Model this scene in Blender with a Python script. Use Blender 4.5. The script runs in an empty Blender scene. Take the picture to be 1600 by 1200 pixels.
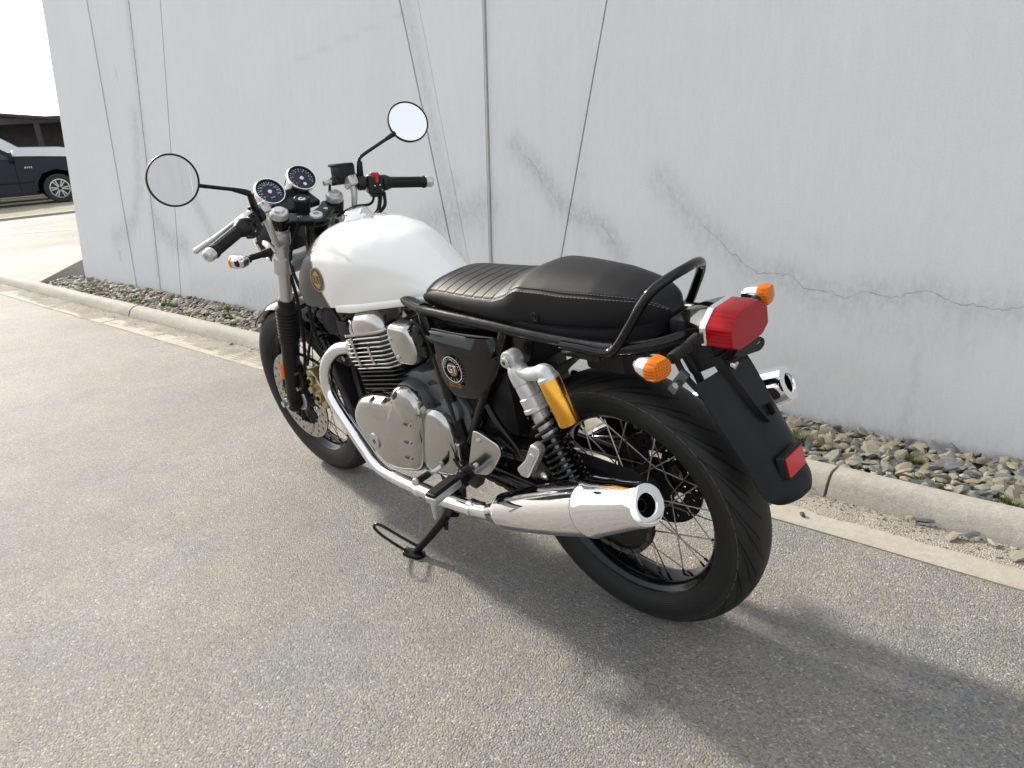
import bpy, bmesh, math, random
import numpy as np
from mathutils import Vector, Matrix, noise
random.seed(7)
PI = math.pi
sc = bpy.context.scene
C = sc.collection

# ------------------------------------------------------------------ camera, sky, sun, exposure
cam = bpy.data.cameras.new('camera'); cam_o = bpy.data.objects.new('camera', cam); C.objects.link(cam_o)
yaw, pit, rol = -0.758991, -0.317607, -0.074112
fwd = Vector((math.cos(yaw)*math.cos(pit), math.sin(yaw)*math.cos(pit), math.sin(pit)))
rt = fwd.cross(Vector((0, 0, 1))).normalized(); up = rt.cross(fwd)
r2 = rt*math.cos(rol)+up*math.sin(rol); u2 = -rt*math.sin(rol)+up*math.cos(rol)
mt = Matrix((r2, u2, -fwd)).transposed().to_4x4(); mt.translation = Vector((-0.973711, 1.336127, 1.133504))
cam_o.matrix_world = mt
cam.sensor_width = 36; cam.lens = 36*1202.05/1600; cam.clip_start = .05; cam.clip_end = 3000
sc.camera = cam_o

SUN_EL, SUN_AZ = math.radians(29), math.radians(-.6)      # azimuth measured from +x towards +y
w = bpy.data.worlds.new('World'); sc.world = w; w.use_nodes = True
nt = w.node_tree; nt.nodes.clear()
sky = nt.nodes.new('ShaderNodeTexSky'); sky.sky_type = 'NISHITA'; sky.sun_disc = False
sky.sun_elevation = SUN_EL; sky.sun_rotation = math.radians(90)-SUN_AZ
sky.air_density = 1.0; sky.dust_density = 4.0; sky.ozone_density = 1.0
hs = nt.nodes.new('ShaderNodeHueSaturation'); hs.inputs['Saturation'].default_value = .30
mixw = nt.nodes.new('ShaderNodeMix'); mixw.data_type = 'RGBA'
mixw.inputs['Factor'].default_value = .45
mixw.inputs['B'].default_value = (9.2, 9.6, 10.2, 1)
bg = nt.nodes.new('ShaderNodeBackground'); bg.inputs['Strength'].default_value = .125
wo = nt.nodes.new('ShaderNodeOutputWorld')
nt.links.new(sky.outputs[0], hs.inputs['Color']); nt.links.new(hs.outputs[0], mixw.inputs['A'])
nt.links.new(mixw.outputs['Result'], bg.inputs['Color']); nt.links.new(bg.outputs[0], wo.inputs[0])
sl = bpy.data.lights.new('sun', 'SUN'); sl.energy = 4.15; sl.angle = math.radians(4.2); sl.color = (1, .91, .78)
so = bpy.data.objects.new('sun', sl); C.objects.link(so)
sd = Vector((math.cos(SUN_EL)*math.cos(SUN_AZ), math.cos(SUN_EL)*math.sin(SUN_AZ), math.sin(SUN_EL)))
so.rotation_euler = sd.to_track_quat('Z', 'Y').to_euler(); so.location = (4, 0, 5)
sc.view_settings.view_transform = 'Standard'; sc.view_settings.look = 'None'
sc.view_settings.exposure = .60; sc.view_settings.gamma = 1; sc.view_settings.use_curve_mapping = False

# ------------------------------------------------------------------ material helpers
def nodes(m): return m.node_tree.nodes, m.node_tree.links
def mat(name, col, metal=0, rough=.5, spec=.5, coat=0, bump=0, bscale=200, var=0, vscale=8, rvar=0, trans=0, ior=1.45):
    m = bpy.data.materials.new(name); m.use_nodes = True
    N, L = nodes(m); b = N['Principled BSDF']
    b.inputs['Base Color'].default_value = (*col, 1); b.inputs['Metallic'].default_value = metal
    b.inputs['Roughness'].default_value = rough; b.inputs['Specular IOR Level'].default_value = spec
    b.inputs['Coat Weight'].default_value = coat; b.inputs['Coat Roughness'].default_value = .03
    b.inputs['Transmission Weight'].default_value = trans; b.inputs['IOR'].default_value = ior
    tc = N.new('ShaderNodeTexCoord')
    if var or rvar:
        n = N.new('ShaderNodeTexNoise'); n.inputs['Scale'].default_value = vscale; n.inputs['Detail'].default_value = 6
        n.inputs['Roughness'].default_value = .65
        L.new(tc.outputs['Object'], n.inputs['Vector'])
        if var:
            mr = N.new('ShaderNodeMapRange'); mr.inputs['From Min'].default_value = .3; mr.inputs['From Max'].default_value = .7
            mr.inputs['To Min'].default_value = 1-var; mr.inputs['To Max'].default_value = 1+var
            mx = N.new('ShaderNodeMix'); mx.data_type = 'RGBA'; mx.blend_type = 'MULTIPLY'; mx.inputs['Factor'].default_value = 1
            mx.inputs['A'].default_value = (*col, 1)
            L.new(n.outputs['Fac'], mr.inputs['Value']); L.new(mr.outputs[0], mx.inputs['B']); L.new(mx.outputs['Result'], b.inputs['Base Color'])
        if rvar:
            mr = N.new('ShaderNodeMapRange'); mr.inputs['From Min'].default_value = .35; mr.inputs['From Max'].default_value = .65
            mr.inputs['To Min'].default_value = max(.01, rough-rvar); mr.inputs['To Max'].default_value = rough+rvar
            L.new(n.outputs['Fac'], mr.inputs['Value']); L.new(mr.outputs[0], b.inputs['Roughness'])
    if bump:
        n = N.new('ShaderNodeTexNoise'); n.inputs['Scale'].default_value = bscale; n.inputs['Detail'].default_value = 3
        bp = N.new('ShaderNodeBump'); bp.inputs['Strength'].default_value = bump; bp.inputs['Distance'].default_value = .001
        L.new(tc.outputs['Object'], n.inputs['Vector']); L.new(n.outputs['Fac'], bp.inputs['Height']); L.new(bp.outputs[0], b.inputs['Normal'])
    return m
def mth(N, L, op, a, b=None, c=None):
    n = N.new('ShaderNodeMath'); n.operation = op
    for i, v in enumerate((a, b, c)):
        if v is None: continue
        if isinstance(v, (int, float)): n.inputs[i].default_value = v
        else: L.new(v, n.inputs[i])
    return n.outputs[0]
def mixc(N, L, f, a, b, mode='MIX'):
    n = N.new('ShaderNodeMix'); n.data_type = 'RGBA'; n.blend_type = mode
    for k, v in (('Factor', f), ('A', a), ('B', b)):
        if isinstance(v, (int, float)): n.inputs[k].default_value = v
        elif isinstance(v, tuple): n.inputs[k].default_value = (*v[:3], 1)
        else: L.new(v, n.inputs[k])
    return n.outputs['Result']
def ramp(N, L, v, stops):
    n = N.new('ShaderNodeValToRGB'); L.new(v, n.inputs[0]); e = n.color_ramp.elements
    while len(e) < len(stops): e.new(.5)
    for k, (p, c) in enumerate(stops):
        e[k].position = p; e[k].color = (*(c if isinstance(c, tuple) else (c, c, c)), 1)
    return n.outputs[0]

M = {}
M['gloss_black'] = mat('gloss_black_paint', (.003, .003, .0032), 0, .05, .45)
M['frame_black'] = mat('frame_black_paint', (.005, .005, .0055), 0, .24, .38, rvar=.06, vscale=40)
M['satin'] = mat('satin_black_plastic', (.008, .008, .0095), 0, .48, .32, 0, bump=.25, bscale=900, var=.15, rvar=.08, vscale=20)
M['rubber'] = mat('black_rubber', (.010, .010, .010), 0, .6, .3, 0, bump=.2, bscale=500, var=.25, vscale=25, rvar=.08)
M['switch'] = mat('switch_plastic', (.008, .009, .011), 0, .42, .4, var=.2, vscale=60)
M['chrome'] = mat('chrome', (.86, .86, .87), 1, .045, rvar=.025, vscale=14)
M['chrome2'] = mat('brushed_chrome', (.74, .74, .74), 1, .16, rvar=.05, vscale=30)
M['alu'] = mat('polished_aluminium', (.50, .49, .47), 1, .16, rvar=.05, vscale=9, var=.05)
M['castalu'] = mat('cast_aluminium', (.52, .52, .52), .8, .40, var=.06, vscale=30, bump=.25, bscale=700)
M['silver'] = mat('silver_paint', (.56, .56, .55), .6, .32, var=.03)
M['greycase'] = mat('dark_grey_case', (.115, .12, .125), .5, .42, var=.1, vscale=30, bump=.25, bscale=500)
M['finblack'] = mat('black_fin_paint', (.006, .006, .006), 0, .36, .4)
M['gold'] = mat('gold_anodised', (.80, .40, .06), 1, .25)
M['calgold'] = mat('gold_caliper', (.46, .36, .20), .85, .40, var=.12, vscale=50)
M['steel'] = mat('bright_steel', (.62, .61, .59), 1, .25, rvar=.1, vscale=60)
M['spoke'] = mat('steel_spoke', (.45, .42, .38), 1, .32)
M['disc'] = mat('brake_disc_steel', (.46, .43, .40), 1, .33, var=.1, vscale=60)
M['darkmetal'] = mat('dark_metal', (.016, .016, .017), .5, .42, var=.3, vscale=60)
M['chain'] = mat('greasy_chain', (.10, .085, .07), .8, .5, var=.35, vscale=300)
M['rim'] = mat('black_rim', (.003, .0035, .005), 0, .13, .4)
M['recess'] = mat('cover_slot_shade', (.09, .09, .09), .7, .4)  # dark tone stands in for shade inside the cover slots
M['black'] = mat('matt_black_void', (.003, .003, .003), 0, .8, .1)
M['red'] = mat('red_switch', (.42, .02, .03), 0, .35)
M['cream'] = mat('cream_print', (.75, .74, .68), 0, .45)
M['copper'] = mat('copper_print', (.24, .105, .03), .2, .45)
M['goldprint'] = mat('gold_print', (.40, .27, .06), .3, .4)
M['brown'] = mat('brown_badge', (.045, .020, .014), 0, .3, .5, .4)
M['dial'] = mat('dial_face', (.012, .018, .040), 0, .5)
M['whiteprint'] = mat('white_print', (.72, .75, .80), 0, .5)
M['stitch'] = mat('grey_stitching', (.19, .188, .185), 0, .7)
M['fluid'] = mat('amber_fluid', (.42, .28, .08), 0, .25)
def glassy(name, col, rough=.08):
    m = mat(name, col, 0, rough, .5, .6, trans=.55, ior=1.49)
    return m
def lens_mat(name, col, deep, sc_=130, str_=.35):
    m = mat(name, col, 0, .14, .22, 0, trans=.30, ior=1.45)
    N, L = nodes(m); b = N['Principled BSDF']; tc = N.new('ShaderNodeTexCoord')
    sep = N.new('ShaderNodeSeparateXYZ'); L.new(tc.outputs['Object'], sep.inputs[0])
    wa = mth(N, L, 'SINE', mth(N, L, 'MULTIPLY', sep.outputs['Y'], sc_*6.28)); wb = mth(N, L, 'SINE', mth(N, L, 'MULTIPLY', sep.outputs['Z'], sc_*6.28))
    g = mth(N, L, 'MAXIMUM', wa, wb)
    g = mth(N, L, 'MULTIPLY_ADD', g, .5, .5)
    L.new(mixc(N, L, g, deep, col), b.inputs['Base Color'])
    bp = N.new('ShaderNodeBump'); bp.inputs['Strength'].default_value = str_; bp.inputs['Distance'].default_value = .0006
    L.new(g, bp.inputs['Height']); L.new(bp.outputs[0], b.inputs['Normal'])
    return m
M['redlens'] = lens_mat('red_lens', (.47, .006, .014), (.30, .002, .006), 150, .12)
M['redglow'] = mat('red_reflector', (.52, .010, .015), 0, .25, .5, .5, var=.15, vscale=300)
M['amber'] = lens_mat('amber_lens', (.90, .24, .008), (.55, .11, .003), 170, .18)
M['mirror'] = mat('mirror_glass', (.88, .89, .90), 1, .012)
M['gglass'] = mat('gauge_glass', (1, 1, 1), 0, .02, .5, 0, trans=1, ior=1.05)

# white tank paint with a dark grey front panel edged by a gold line
def tank_paint():
    m = mat('tank_paint', (.80, .80, .77), 0, .22, .5, 1.0); N, L = nodes(m); b = N['Principled BSDF']
    tc = N.new('ShaderNodeTexCoord'); sep = N.new('ShaderNodeSeparateXYZ'); L.new(tc.outputs['Object'], sep.inputs[0])
    # edge line x = f(z)
    z = sep.outputs['Z']; x = sep.outputs['X']
    ex = mth(N, L, 'MULTIPLY_ADD', mth(N, L, 'SUBTRACT', z, .74), .33, .893)
    ex = mth(N, L, 'MULTIPLY_ADD', mth(N, L, 'POWER', mth(N, L, 'MAXIMUM', mth(N, L, 'SUBTRACT', z, .82), 0.0), 2.0), 1.2, ex)
    d = mth(N, L, 'SUBTRACT', x, ex)
    grey = mth(N, L, 'GREATER_THAN', d, .003)
    gold = mth(N, L, 'MULTIPLY', mth(N, L, 'GREATER_THAN', d, -.0035), mth(N, L, 'LESS_THAN', d, .003))
    c1 = mixc(N, L, grey, (.80, .80, .77), (.036, .038, .038)); c2 = mixc(N, L, gold, c1, (.42, .27, .06))
    L.new(c2, b.inputs['Base Color']); L.new(mth(N, L, 'SUBTRACT', 1.0, grey), b.inputs['Coat Weight']); L.new(mth(N, L, 'MULTIPLY_ADD', grey, .2, .2), b.inputs['Roughness'])
    return m
M['tank'] = tank_paint()

def leather():
    m = mat('black_leatherette', (.008, .008, .0092), 0, .48, .27)
    N, L = nodes(m); b = N['Principled BSDF']; tc = N.new('ShaderNodeTexCoord')
    v = N.new('ShaderNodeTexVoronoi'); v.inputs['Scale'].default_value = 520; v.feature = 'DISTANCE_TO_EDGE'
    n = N.new('ShaderNodeTexNoise'); n.inputs['Scale'].default_value = 9; n.inputs['Detail'].default_value = 4
    L.new(tc.outputs['Object'], v.inputs[0]); L.new(tc.outputs['Object'], n.inputs['Vector'])
    bp = N.new('ShaderNodeBump'); bp.inputs['Strength'].default_value = .5; bp.inputs['Distance'].default_value = .0006
    L.new(v.outputs['Distance'], bp.inputs['Height']); L.new(bp.outputs[0], b.inputs['Normal'])
    mr = N.new('ShaderNodeMapRange'); mr.inputs['To Min'].default_value = .40; mr.inputs['To Max'].default_value = .60
    L.new(n.outputs['Fac'], mr.inputs['Value']); L.new(mr.outputs[0], b.inputs['Roughness'])
    return m
M['leather'] = leather()

def tyre_mat(rep, name):
    m = mat(name, (.015, .015, .015), 0, .58, .4); N, L = nodes(m); b = N['Principled BSDF']
    uv = N.new('ShaderNodeUVMap'); sep = N.new('ShaderNodeSeparateXYZ'); L.new(uv.outputs[0], sep.inputs[0])
    u, v = sep.outputs['X'], sep.outputs['Y']           # u: turns, v: -1..1 across the profile arc
    av = mth(N, L, 'ABSOLUTE', v)
    sgn = mth(N, L, 'MULTIPLY', mth(N, L, 'GREATER_THAN', v, 0.0), .5)
    cur = mth(N, L, 'MULTIPLY', mth(N, L, 'POWER', av, 1.6), 5.0)
    def groove(off, curv, w0, lo, hi):
        t = mth(N, L, 'ADD', mth(N, L, 'ADD', mth(N, L, 'MULTIPLY', u, float(rep)), mth(N, L, 'MULTIPLY', cur, curv)), mth(N, L, 'ADD', sgn, off))
        f = mth(N, L, 'ABSOLUTE', mth(N, L, 'SUBTRACT', mth(N, L, 'FRACT', t), .5))
        tap = mth(N, L, 'MULTIPLY', mth(N, L, 'SUBTRACT', av, lo), mth(N, L, 'SUBTRACT', hi, av))
        tap = mth(N, L, 'MINIMUM', mth(N, L, 'MULTIPLY', mth(N, L, 'MAXIMUM', tap, 0.0), 60.0/(hi-lo)), 1.0)
        wd = mth(N, L, 'MULTIPLY', tap, w0)
        return mth(N, L, 'MULTIPLY', mth(N, L, 'LESS_THAN', f, wd), mth(N, L, 'GREATER_THAN', tap, .02))
    g = mth(N, L, 'MAXIMUM', groove(0.0, 1.0, .060, .02, .44), groove(.42, .85, .06, .14, .52))
    g = mth(N, L, 'MAXIMUM', g, groove(.70, 1.25, .045, .28, .50))
    n = N.new('ShaderNodeTexNoise'); n.inputs['Scale'].default_value = 40; n.inputs['Detail'].default_value = 5
    tc = N.new('ShaderNodeTexCoord'); L.new(tc.outputs['Object'], n.inputs['Vector'])
    side = mth(N, L, 'GREATER_THAN', av, .60)
    # mould seam lines on the shoulder
    ml = mth(N, L, 'LESS_THAN', mth(N, L, 'ABSOLUTE', mth(N, L, 'SUBTRACT', av, .515)), .006)
    brk = mth(N, L, 'GREATER_THAN', mth(N, L, 'FRACT', mth(N, L, 'MULTIPLY', u, 55.0)), .22)
    ml = mth(N, L, 'MULTIPLY', ml, brk)
    c = mixc(N, L, n.outputs['Fac'], (.010, .010, .010), (.023, .022, .021))
    c = mixc(N, L, g, c, (.0012, .0012, .0012)); c = mixc(N, L, ml, c, (.075, .06, .045)); c = mixc(N, L, side, c, (.010, .010, .010))
    L.new(c, b.inputs['Base Color'])
    hgt = mth(N, L, 'SUBTRACT', mth(N, L, 'MULTIPLY', n.outputs['Fac'], .1), g)
    rings = mth(N, L, 'MULTIPLY', side, mth(N, L, 'SINE', mth(N, L, 'MULTIPLY', av, 190.0)))
    hgt = mth(N, L, 'MULTIPLY_ADD', rings, .06, hgt)
    bp = N.new('ShaderNodeBump'); bp.inputs['Strength'].default_value = .9; bp.inputs['Distance'].default_value = .003
    L.new(hgt, bp.inputs['Height']); L.new(bp.outputs[0], b.inputs['Normal'])
    return m
M['tyre_r'] = tyre_mat(20, 'rear_tyre_rubber'); M['tyre_f'] = tyre_mat(23, 'front_tyre_rubber')

# ------------------------------------------------------------------ mesh helpers
def frame_of(axis, ref=None):
    n = Vector(axis).normalized()
    r = Vector(ref) if ref is not None else (Vector((0, 0, 1)) if abs(n.z) < .9 else Vector((1, 0, 0)))
    a = (r-n*r.dot(n)).normalized(); return a, n.cross(a), n
def loft(bm, rings, closed=True, cap=(True, True), loop=False):
    vs = [[bm.verts.new(p) for p in r] for r in rings]; n = len(rings[0]); R = range(len(vs) if loop else len(vs)-1)
    for i in R:
        a, b = vs[i], vs[(i+1) % len(vs)]
        for j in range(n if closed else n-1):
            k = (j+1) % n
            bm.faces.new((a[j], a[k], b[k], b[j]))
    if not loop and closed:
        if cap[0]: bm.faces.new(vs[0][::-1])
        if cap[1]: bm.faces.new(vs[-1])
    return vs
def lathe(bm, prof, o, axis, seg=32, closed=False, cap=(False, False), ref=None):
    """prof: list of (radius, distance along axis)."""
    a, b, n = frame_of(axis, ref); o = Vector(o); rings = []
    for r, h in prof:
        rings.append([o+n*h+(a*math.cos(t)+b*math.sin(t))*max(r, 1e-5) for t in [2*PI*k/seg for k in range(seg)]])
    return loft(bm, rings, True, cap, loop=closed)
def cyl(bm, a, b, r, r2=None, seg=20, bev=0):
    a = Vector(a); b = Vector(b); h = (b-a).length; r2 = r if r2 is None else r2
    if bev: prof = [(r-bev, 0), (r-bev*.3, bev*.3), (r, bev), (r2, h-bev), (r2-bev*.3, h-bev*.3), (r2-bev, h)]
    else: prof = [(r, 0), (r2, h)]
    lathe(bm, prof, a, b-a, seg, cap=(True, True))
def spline(pts, n=8, closed=False):
    P = [Vector(p) for p in pts]; out = []; m = len(P)
    if m == 2: return [P[0].lerp(P[1], k/n) for k in range(n+1)]
    for i in range(m if closed else m-1):
        p1, p2 = P[i], P[(i+1) % m]
        p0 = P[(i-1) % m] if closed or i > 0 else p1*2-p2
        p3 = P[(i+2) % m] if closed or i+2 < m else p2*2-p1
        for k in range(n):
            t = k/n
            out.append(.5*((2*p1)+(p2-p0)*t+(2*p0-5*p1+4*p2-p3)*t*t+(3*p1-p0-3*p2+p3)*t**3))
    if not closed: out.append(P[-1])
    return out
def tube(bm, pts, r, seg=12, n=8, closed=False, smooth=True, cap=True):
    """r: number or function of t in 0..1"""
    P = spline(pts, n, closed) if smooth else [Vector(p) for p in pts]
    m = len(P); T = []
    for i in range(m):
        a = P[(i-1) % m] if closed or i > 0 else P[i]; b = P[(i+1) % m] if closed or i < m-1 else P[i]
        T.append((b-a).normalized())
    a, b, _ = frame_of(T[0]); rings = []
    for i in range(m):
        a = (a-T[i]*a.dot(T[i])).normalized(); b = T[i].cross(a)
        rr = r(i/(m-1)) if callable(r) else r
        rings.append([P[i]+(a*math.cos(t)+b*math.sin(t))*rr for t in [2*PI*k/seg for k in range(seg)]])
    loft(bm, rings, True, (cap, cap), loop=closed)
def box(bm, c, s, rot=None, bev=0, segs=2):
    c = Vector(c); q = bmesh.ops.create_cube(bm, size=1)['verts']
    Mx = Matrix.Translation(c) @ ((rot.to_4x4() if rot else Matrix.Identity(4)) @ Matrix.Diagonal((*s, 1)))
    bmesh.ops.transform(bm, matrix=Mx, verts=q)
    if bev:
        es = list({e for v in q for e in v.link_edges})
        bmesh.ops.bevel(bm, geom=es, offset=bev, segments=segs, affect='EDGES', profile=.6)
def rounded(pts, r, n=4):
    """round the corners of a 2D polygon; r: number or list"""
    out = []; m = len(pts)
    for i in range(m):
        p0, p1, p2 = [Vector(pts[(i+k) % m]) for k in (-1, 0, 1)]
        rr = r[i] if isinstance(r, (list, tuple)) else r
        d1, d2 = (p0-p1), (p2-p1); rr = min(rr, d1.length*.45, d2.length*.45)
        a, b = p1+d1.normalized()*rr, p1+d2.normalized()*rr
        for k in range(n+1):
            t = k/n; out.append(a*(1-t)**2+p1*2*t*(1-t)+b*t*t)
    return out
def prism(bm, pts, o, ux, uy, d0, d1, bev=0, crown=0, back_bev=0):
    """extrude 2D outline (ux, uy frame at o) from d0 to d1 along ux x uy; bev rounds the d1 edge"""
    o, ux, uy = Vector(o), Vector(ux).normalized(), Vector(uy).normalized(); n = ux.cross(uy).normalized()
    P = [Vector((p[0], p[1])) for p in pts]; cen = sum(P, Vector((0, 0)))/len(P); s = 1 if d1 > d0 else -1
    def ring(inset, d):
        R = []; m = len(P)
        for i in range(m):
            a, b = P[i]-P[i-1], P[(i+1) % m]-P[i]
            t = (a.normalized()+b.normalized()); t = t.normalized() if t.length > 1e-6 else a.normalized()
            nn = Vector((-t.y, t.x))
            if (cen-P[i]).dot(nn) < 0: nn = -nn
            q = P[i]+nn*inset; R.append(o+ux*q.x+uy*q.y+n*d)
        return R
    rings = []
    if back_bev: rings += [ring(back_bev, d0), ring(back_bev*.3, d0+s*back_bev*.3), ring(0, d0+s*back_bev)]
    else: rings.append(ring(0, d0))
    if bev:
        for k in range(6):
            t = PI/2*k/5; rings.append(ring(bev*(1-math.cos(t)), d1-s*bev*(1-math.sin(t))))
    else: rings.append(ring(0, d1))
    vs = loft(bm, rings, True, (True, crown == 0))
    if crown:
        prev = vs[-1]; base = [v.co.copy() for v in prev]; c = sum(base, Vector())/len(base)
        for f in (.75, .45, .18):
            cur = [bm.verts.new(c+(b-c)*f+n*s*crown*(1-f*f)) for b in base]; m = len(cur)
            for j in range(m): bm.faces.new((prev[j], prev[(j+1) % m], cur[(j+1) % m], cur[j]))
            prev = cur
        bm.faces.new(prev)
def build(name, bm, m, parent=None, ang=35, mirror=False, label=None, kind=None):
    if mirror:
        for v in bm.verts: v.co.y = -v.co.y
    bmesh.ops.recalc_face_normals(bm, faces=bm.faces[:])
    me = bpy.data.meshes.new(name); bm.to_mesh(me); bm.free()
    for ma in (m if isinstance(m, (list, tuple)) else [m]): me.materials.append(ma)
    me.polygons.foreach_set('use_smooth', [True]*len(me.polygons))
    if ang is not None: me.set_sharp_from_angle(angle=math.radians(ang))
    o = bpy.data.objects.new(name, me); C.objects.link(o)
    if parent is not None: o.parent = parent
    if label: o['label'] = label
    if kind: o['kind'] = kind
    return o
def B(): return bmesh.new()
def quick(name, m, parent, fn, **k):
    bm = B(); fn(bm); return build(name, bm, m, parent, **k)
def rodob(name, a, b, r, m, parent, r2=None, seg=16, bev=0, **k):
    return quick(name, m, parent, lambda bm: cyl(bm, a, b, r, r2, seg, bev), **k)
def pipe(name, pts, r, m, parent, seg=12, n=8, closed=False, **k):
    return quick(name, m, parent, lambda bm: tube(bm, pts, r, seg, n, closed), **k)
def tag(o, label, cat, group=None, kind=None):
    if label: o['label'] = label
    if cat: o['category'] = cat
    if group: o['group'] = group
    if kind: o['kind'] = kind
    return o
def empty(name, loc=(0, 0, 0), rot=(0, 0, 0)):
    o = bpy.data.objects.new(name, None); C.objects.link(o); o.location = loc; o.rotation_euler = rot; o.empty_display_size = .1
    return o

# ================================================================== THE SETTING
SL = .0448                                   # the kerb and wall run at this slope against the motorcycle's x axis
def asphalt_mat():
    m = mat('asphalt', (.15, .14, .13), 0, .70, .4); N, L = nodes(m); b = N['Principled BSDF']
    tc = N.new('ShaderNodeTexCoord'); O = tc.outputs['Object']
    def vor(s, f='F1'):
        v = N.new('ShaderNodeTexVoronoi'); v.inputs['Scale'].default_value = s; v.feature = f; L.new(O, v.inputs[0]); return v
    def noi(s, d=4):
        n = N.new('ShaderNodeTexNoise'); n.inputs['Scale'].default_value = s; n.inputs['Detail'].default_value = d; L.new(O, n.inputs['Vector']); return n.outputs['Fac']
    v1, v2 = vor(225), vor(115)
    s1 = N.new('ShaderNodeSeparateColor'); L.new(v1.outputs['Color'], s1.inputs[0])
    s2 = N.new('ShaderNodeSeparateColor'); L.new(v2.outputs['Color'], s2.inputs[0])
    c = ramp(N, L, s1.outputs[0], [(0, (.155, .151, .143)), (.30, (.218, .212, .200)), (.62, (.250, .242, .227)), (.94, (.292, .282, .264)), (1, (.44, .43, .40))])
    big = mth(N, L, 'MULTIPLY', mth(N, L, 'GREATER_THAN', s2.outputs[0], .985), mth(N, L, 'LESS_THAN', v2.outputs['Distance'], .42))
    c = mixc(N, L, mth(N, L, 'MULTIPLY', big, .75), c, (.45, .43, .39))
    tint = ramp(N, L, s2.outputs[1], [(0, (.88, .88, .92)), (.5, (1, 1, 1)), (1, (1.08, 1.02, .92))])
    c = mixc(N, L, .8, c, tint, 'MULTIPLY')
    lg = ramp(N, L, noi(.9, 7), [(.3, .80), (.7, 1.14)]); c = mixc(N, L, .9, c, lg, 'MULTIPLY')
    lg2 = ramp(N, L, noi(9, 4), [(.3, .92), (.7, 1.08)]); c = mixc(N, L, .9, c, lg2, 'MULTIPLY')
    c = mixc(N, L, .9, c, ramp(N, L, noi(2.3, 5), [(.36, (.93, .95, .98)), (.64, (1.06, 1.02, .95))]), 'MULTIPLY')
    oil = ramp(N, L, noi(1.7, 2), [(.70, 1.0), (.78, .72)]); c = mixc(N, L, .7, c, oil, 'MULTIPLY')
    sp = ramp(N, L, noi(3.2, 3), [(.72, 1.0), (.80, .62)]); c = mixc(N, L, .8, c, sp, 'MULTIPLY')
    L.new(c, b.inputs['Base Color'])
    h = mth(N, L, 'SUBTRACT', mth(N, L, 'MULTIPLY', noi(420, 2), .5), mth(N, L, 'MULTIPLY', v1.outputs['Distance'], 1.1))
    h = mth(N, L, 'MULTIPLY_ADD', mth(N, L, 'LESS_THAN', s1.outputs[1], .18), -.55, h)
    bp = N.new('ShaderNodeBump'); bp.inputs['Strength'].default_value = 1; bp.inputs['Distance'].default_value = .0028
    L.new(h, bp.inputs['Height']); L.new(bp.outputs[0], b.inputs['Normal'])
    return m
def concrete_mat(name, col, dirt=(.30, .25, .18), amt=.5, bs=260):
    m = mat(name, col, 0, .85, .3); N, L = nodes(m); b = N['Principled BSDF']
    tc = N.new('ShaderNodeTexCoord'); O = tc.outputs['Object']
    def noi(s, d=6, r=.6):
        n = N.new('ShaderNodeTexNoise'); n.inputs['Scale'].default_value = s; n.inputs['Detail'].default_value = d; n.inputs['Roughness'].default_value = r
        L.new(O, n.inputs['Vector']); return n.outputs['Fac']
    f = ramp(N, L, noi(4.5), [(.35, 0.0), (.68, 1.0)]); c = mixc(N, L, mth(N, L, 'MULTIPLY', f, amt), col, dirt)
    c = mixc(N, L, .8, c, ramp(N, L, noi(60, 5, .8), [(.3, .80), (.7, 1.14)]), 'MULTIPLY')
    c = mixc(N, L, .8, c, ramp(N, L, noi(420, 3, .8), [(.33, .74), (.5, 1.0), (.7, 1.16)]), 'MULTIPLY')
    L.new(c, b.inputs['Base Color'])
    h = mth(N, L, 'ADD', noi(bs, 4, .8), mth(N, L, 'MULTIPLY', noi(18), 3.0))
    bp = N.new('ShaderNodeBump'); bp.inputs['Strength'].default_value = .7; bp.inputs['Distance'].default_value = .003
    L.new(h, bp.inputs['Height']); L.new(bp.outputs[0], b.inputs['Normal'])
    return m
def dirt_mat(name, c0, c1):
    m = mat(name, c0, 0, .95, .2); N, L = nodes(m); b = N['Principled BSDF']; tc = N.new('ShaderNodeTexCoord'); O = tc.outputs['Object']
    v = N.new('ShaderNodeTexVoronoi'); v.inputs['Scale'].default_value = 210; L.new(O, v.inputs[0])
    s = N.new('ShaderNodeSeparateColor'); L.new(v.outputs['Color'], s.inputs[0])
    n = N.new('ShaderNodeTexNoise'); n.inputs['Scale'].default_value = 7; n.inputs['Detail'].default_value = 7; L.new(O, n.inputs['Vector'])
    c = mixc(N, L, ramp(N, L, n.outputs['Fac'], [(.35, 0.), (.65, 1.)]), c0, c1)
    c = mixc(N, L, .85, c, ramp(N, L, s.outputs[0], [(0, .78), (.5, .97), (.9, 1.08), (1, 1.45)]), 'MULTIPLY')
    L.new(c, b.inputs['Base Color'])
    bp = N.new('ShaderNodeBump'); bp.inputs['Strength'].default_value = .9; bp.inputs['Distance'].default_value = .004
    h = mth(N, L, 'SUBTRACT', mth(N, L, 'MULTIPLY', n.outputs['Fac'], 3.), v.outputs['Distance']); L.new(h, bp.inputs['Height']); L.new(bp.outputs[0], b.inputs['Normal'])
    return m
M['asphalt'] = asphalt_mat()
M['kerb'] = concrete_mat('kerb_concrete', (.40, .385, .345), (.33, .295, .235), .6)
M['gutter'] = concrete_mat('gutter_concrete', (.45, .425, .365), (.38, .335, .26), .5, 500)
M['apron'] = concrete_mat('apron_concrete', (.36, .35, .325), (.31, .29, .25), .5)
M['dirt'] = dirt_mat('sandy_dirt', (.37, .34, .29), (.30, .275, .235))
M['soil'] = dirt_mat('dark_soil', (.075, .065, .05), (.12, .10, .075))
M['verge'] = dirt_mat('dry_verge', (.36, .33, .27), (.24, .24, .15))

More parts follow.
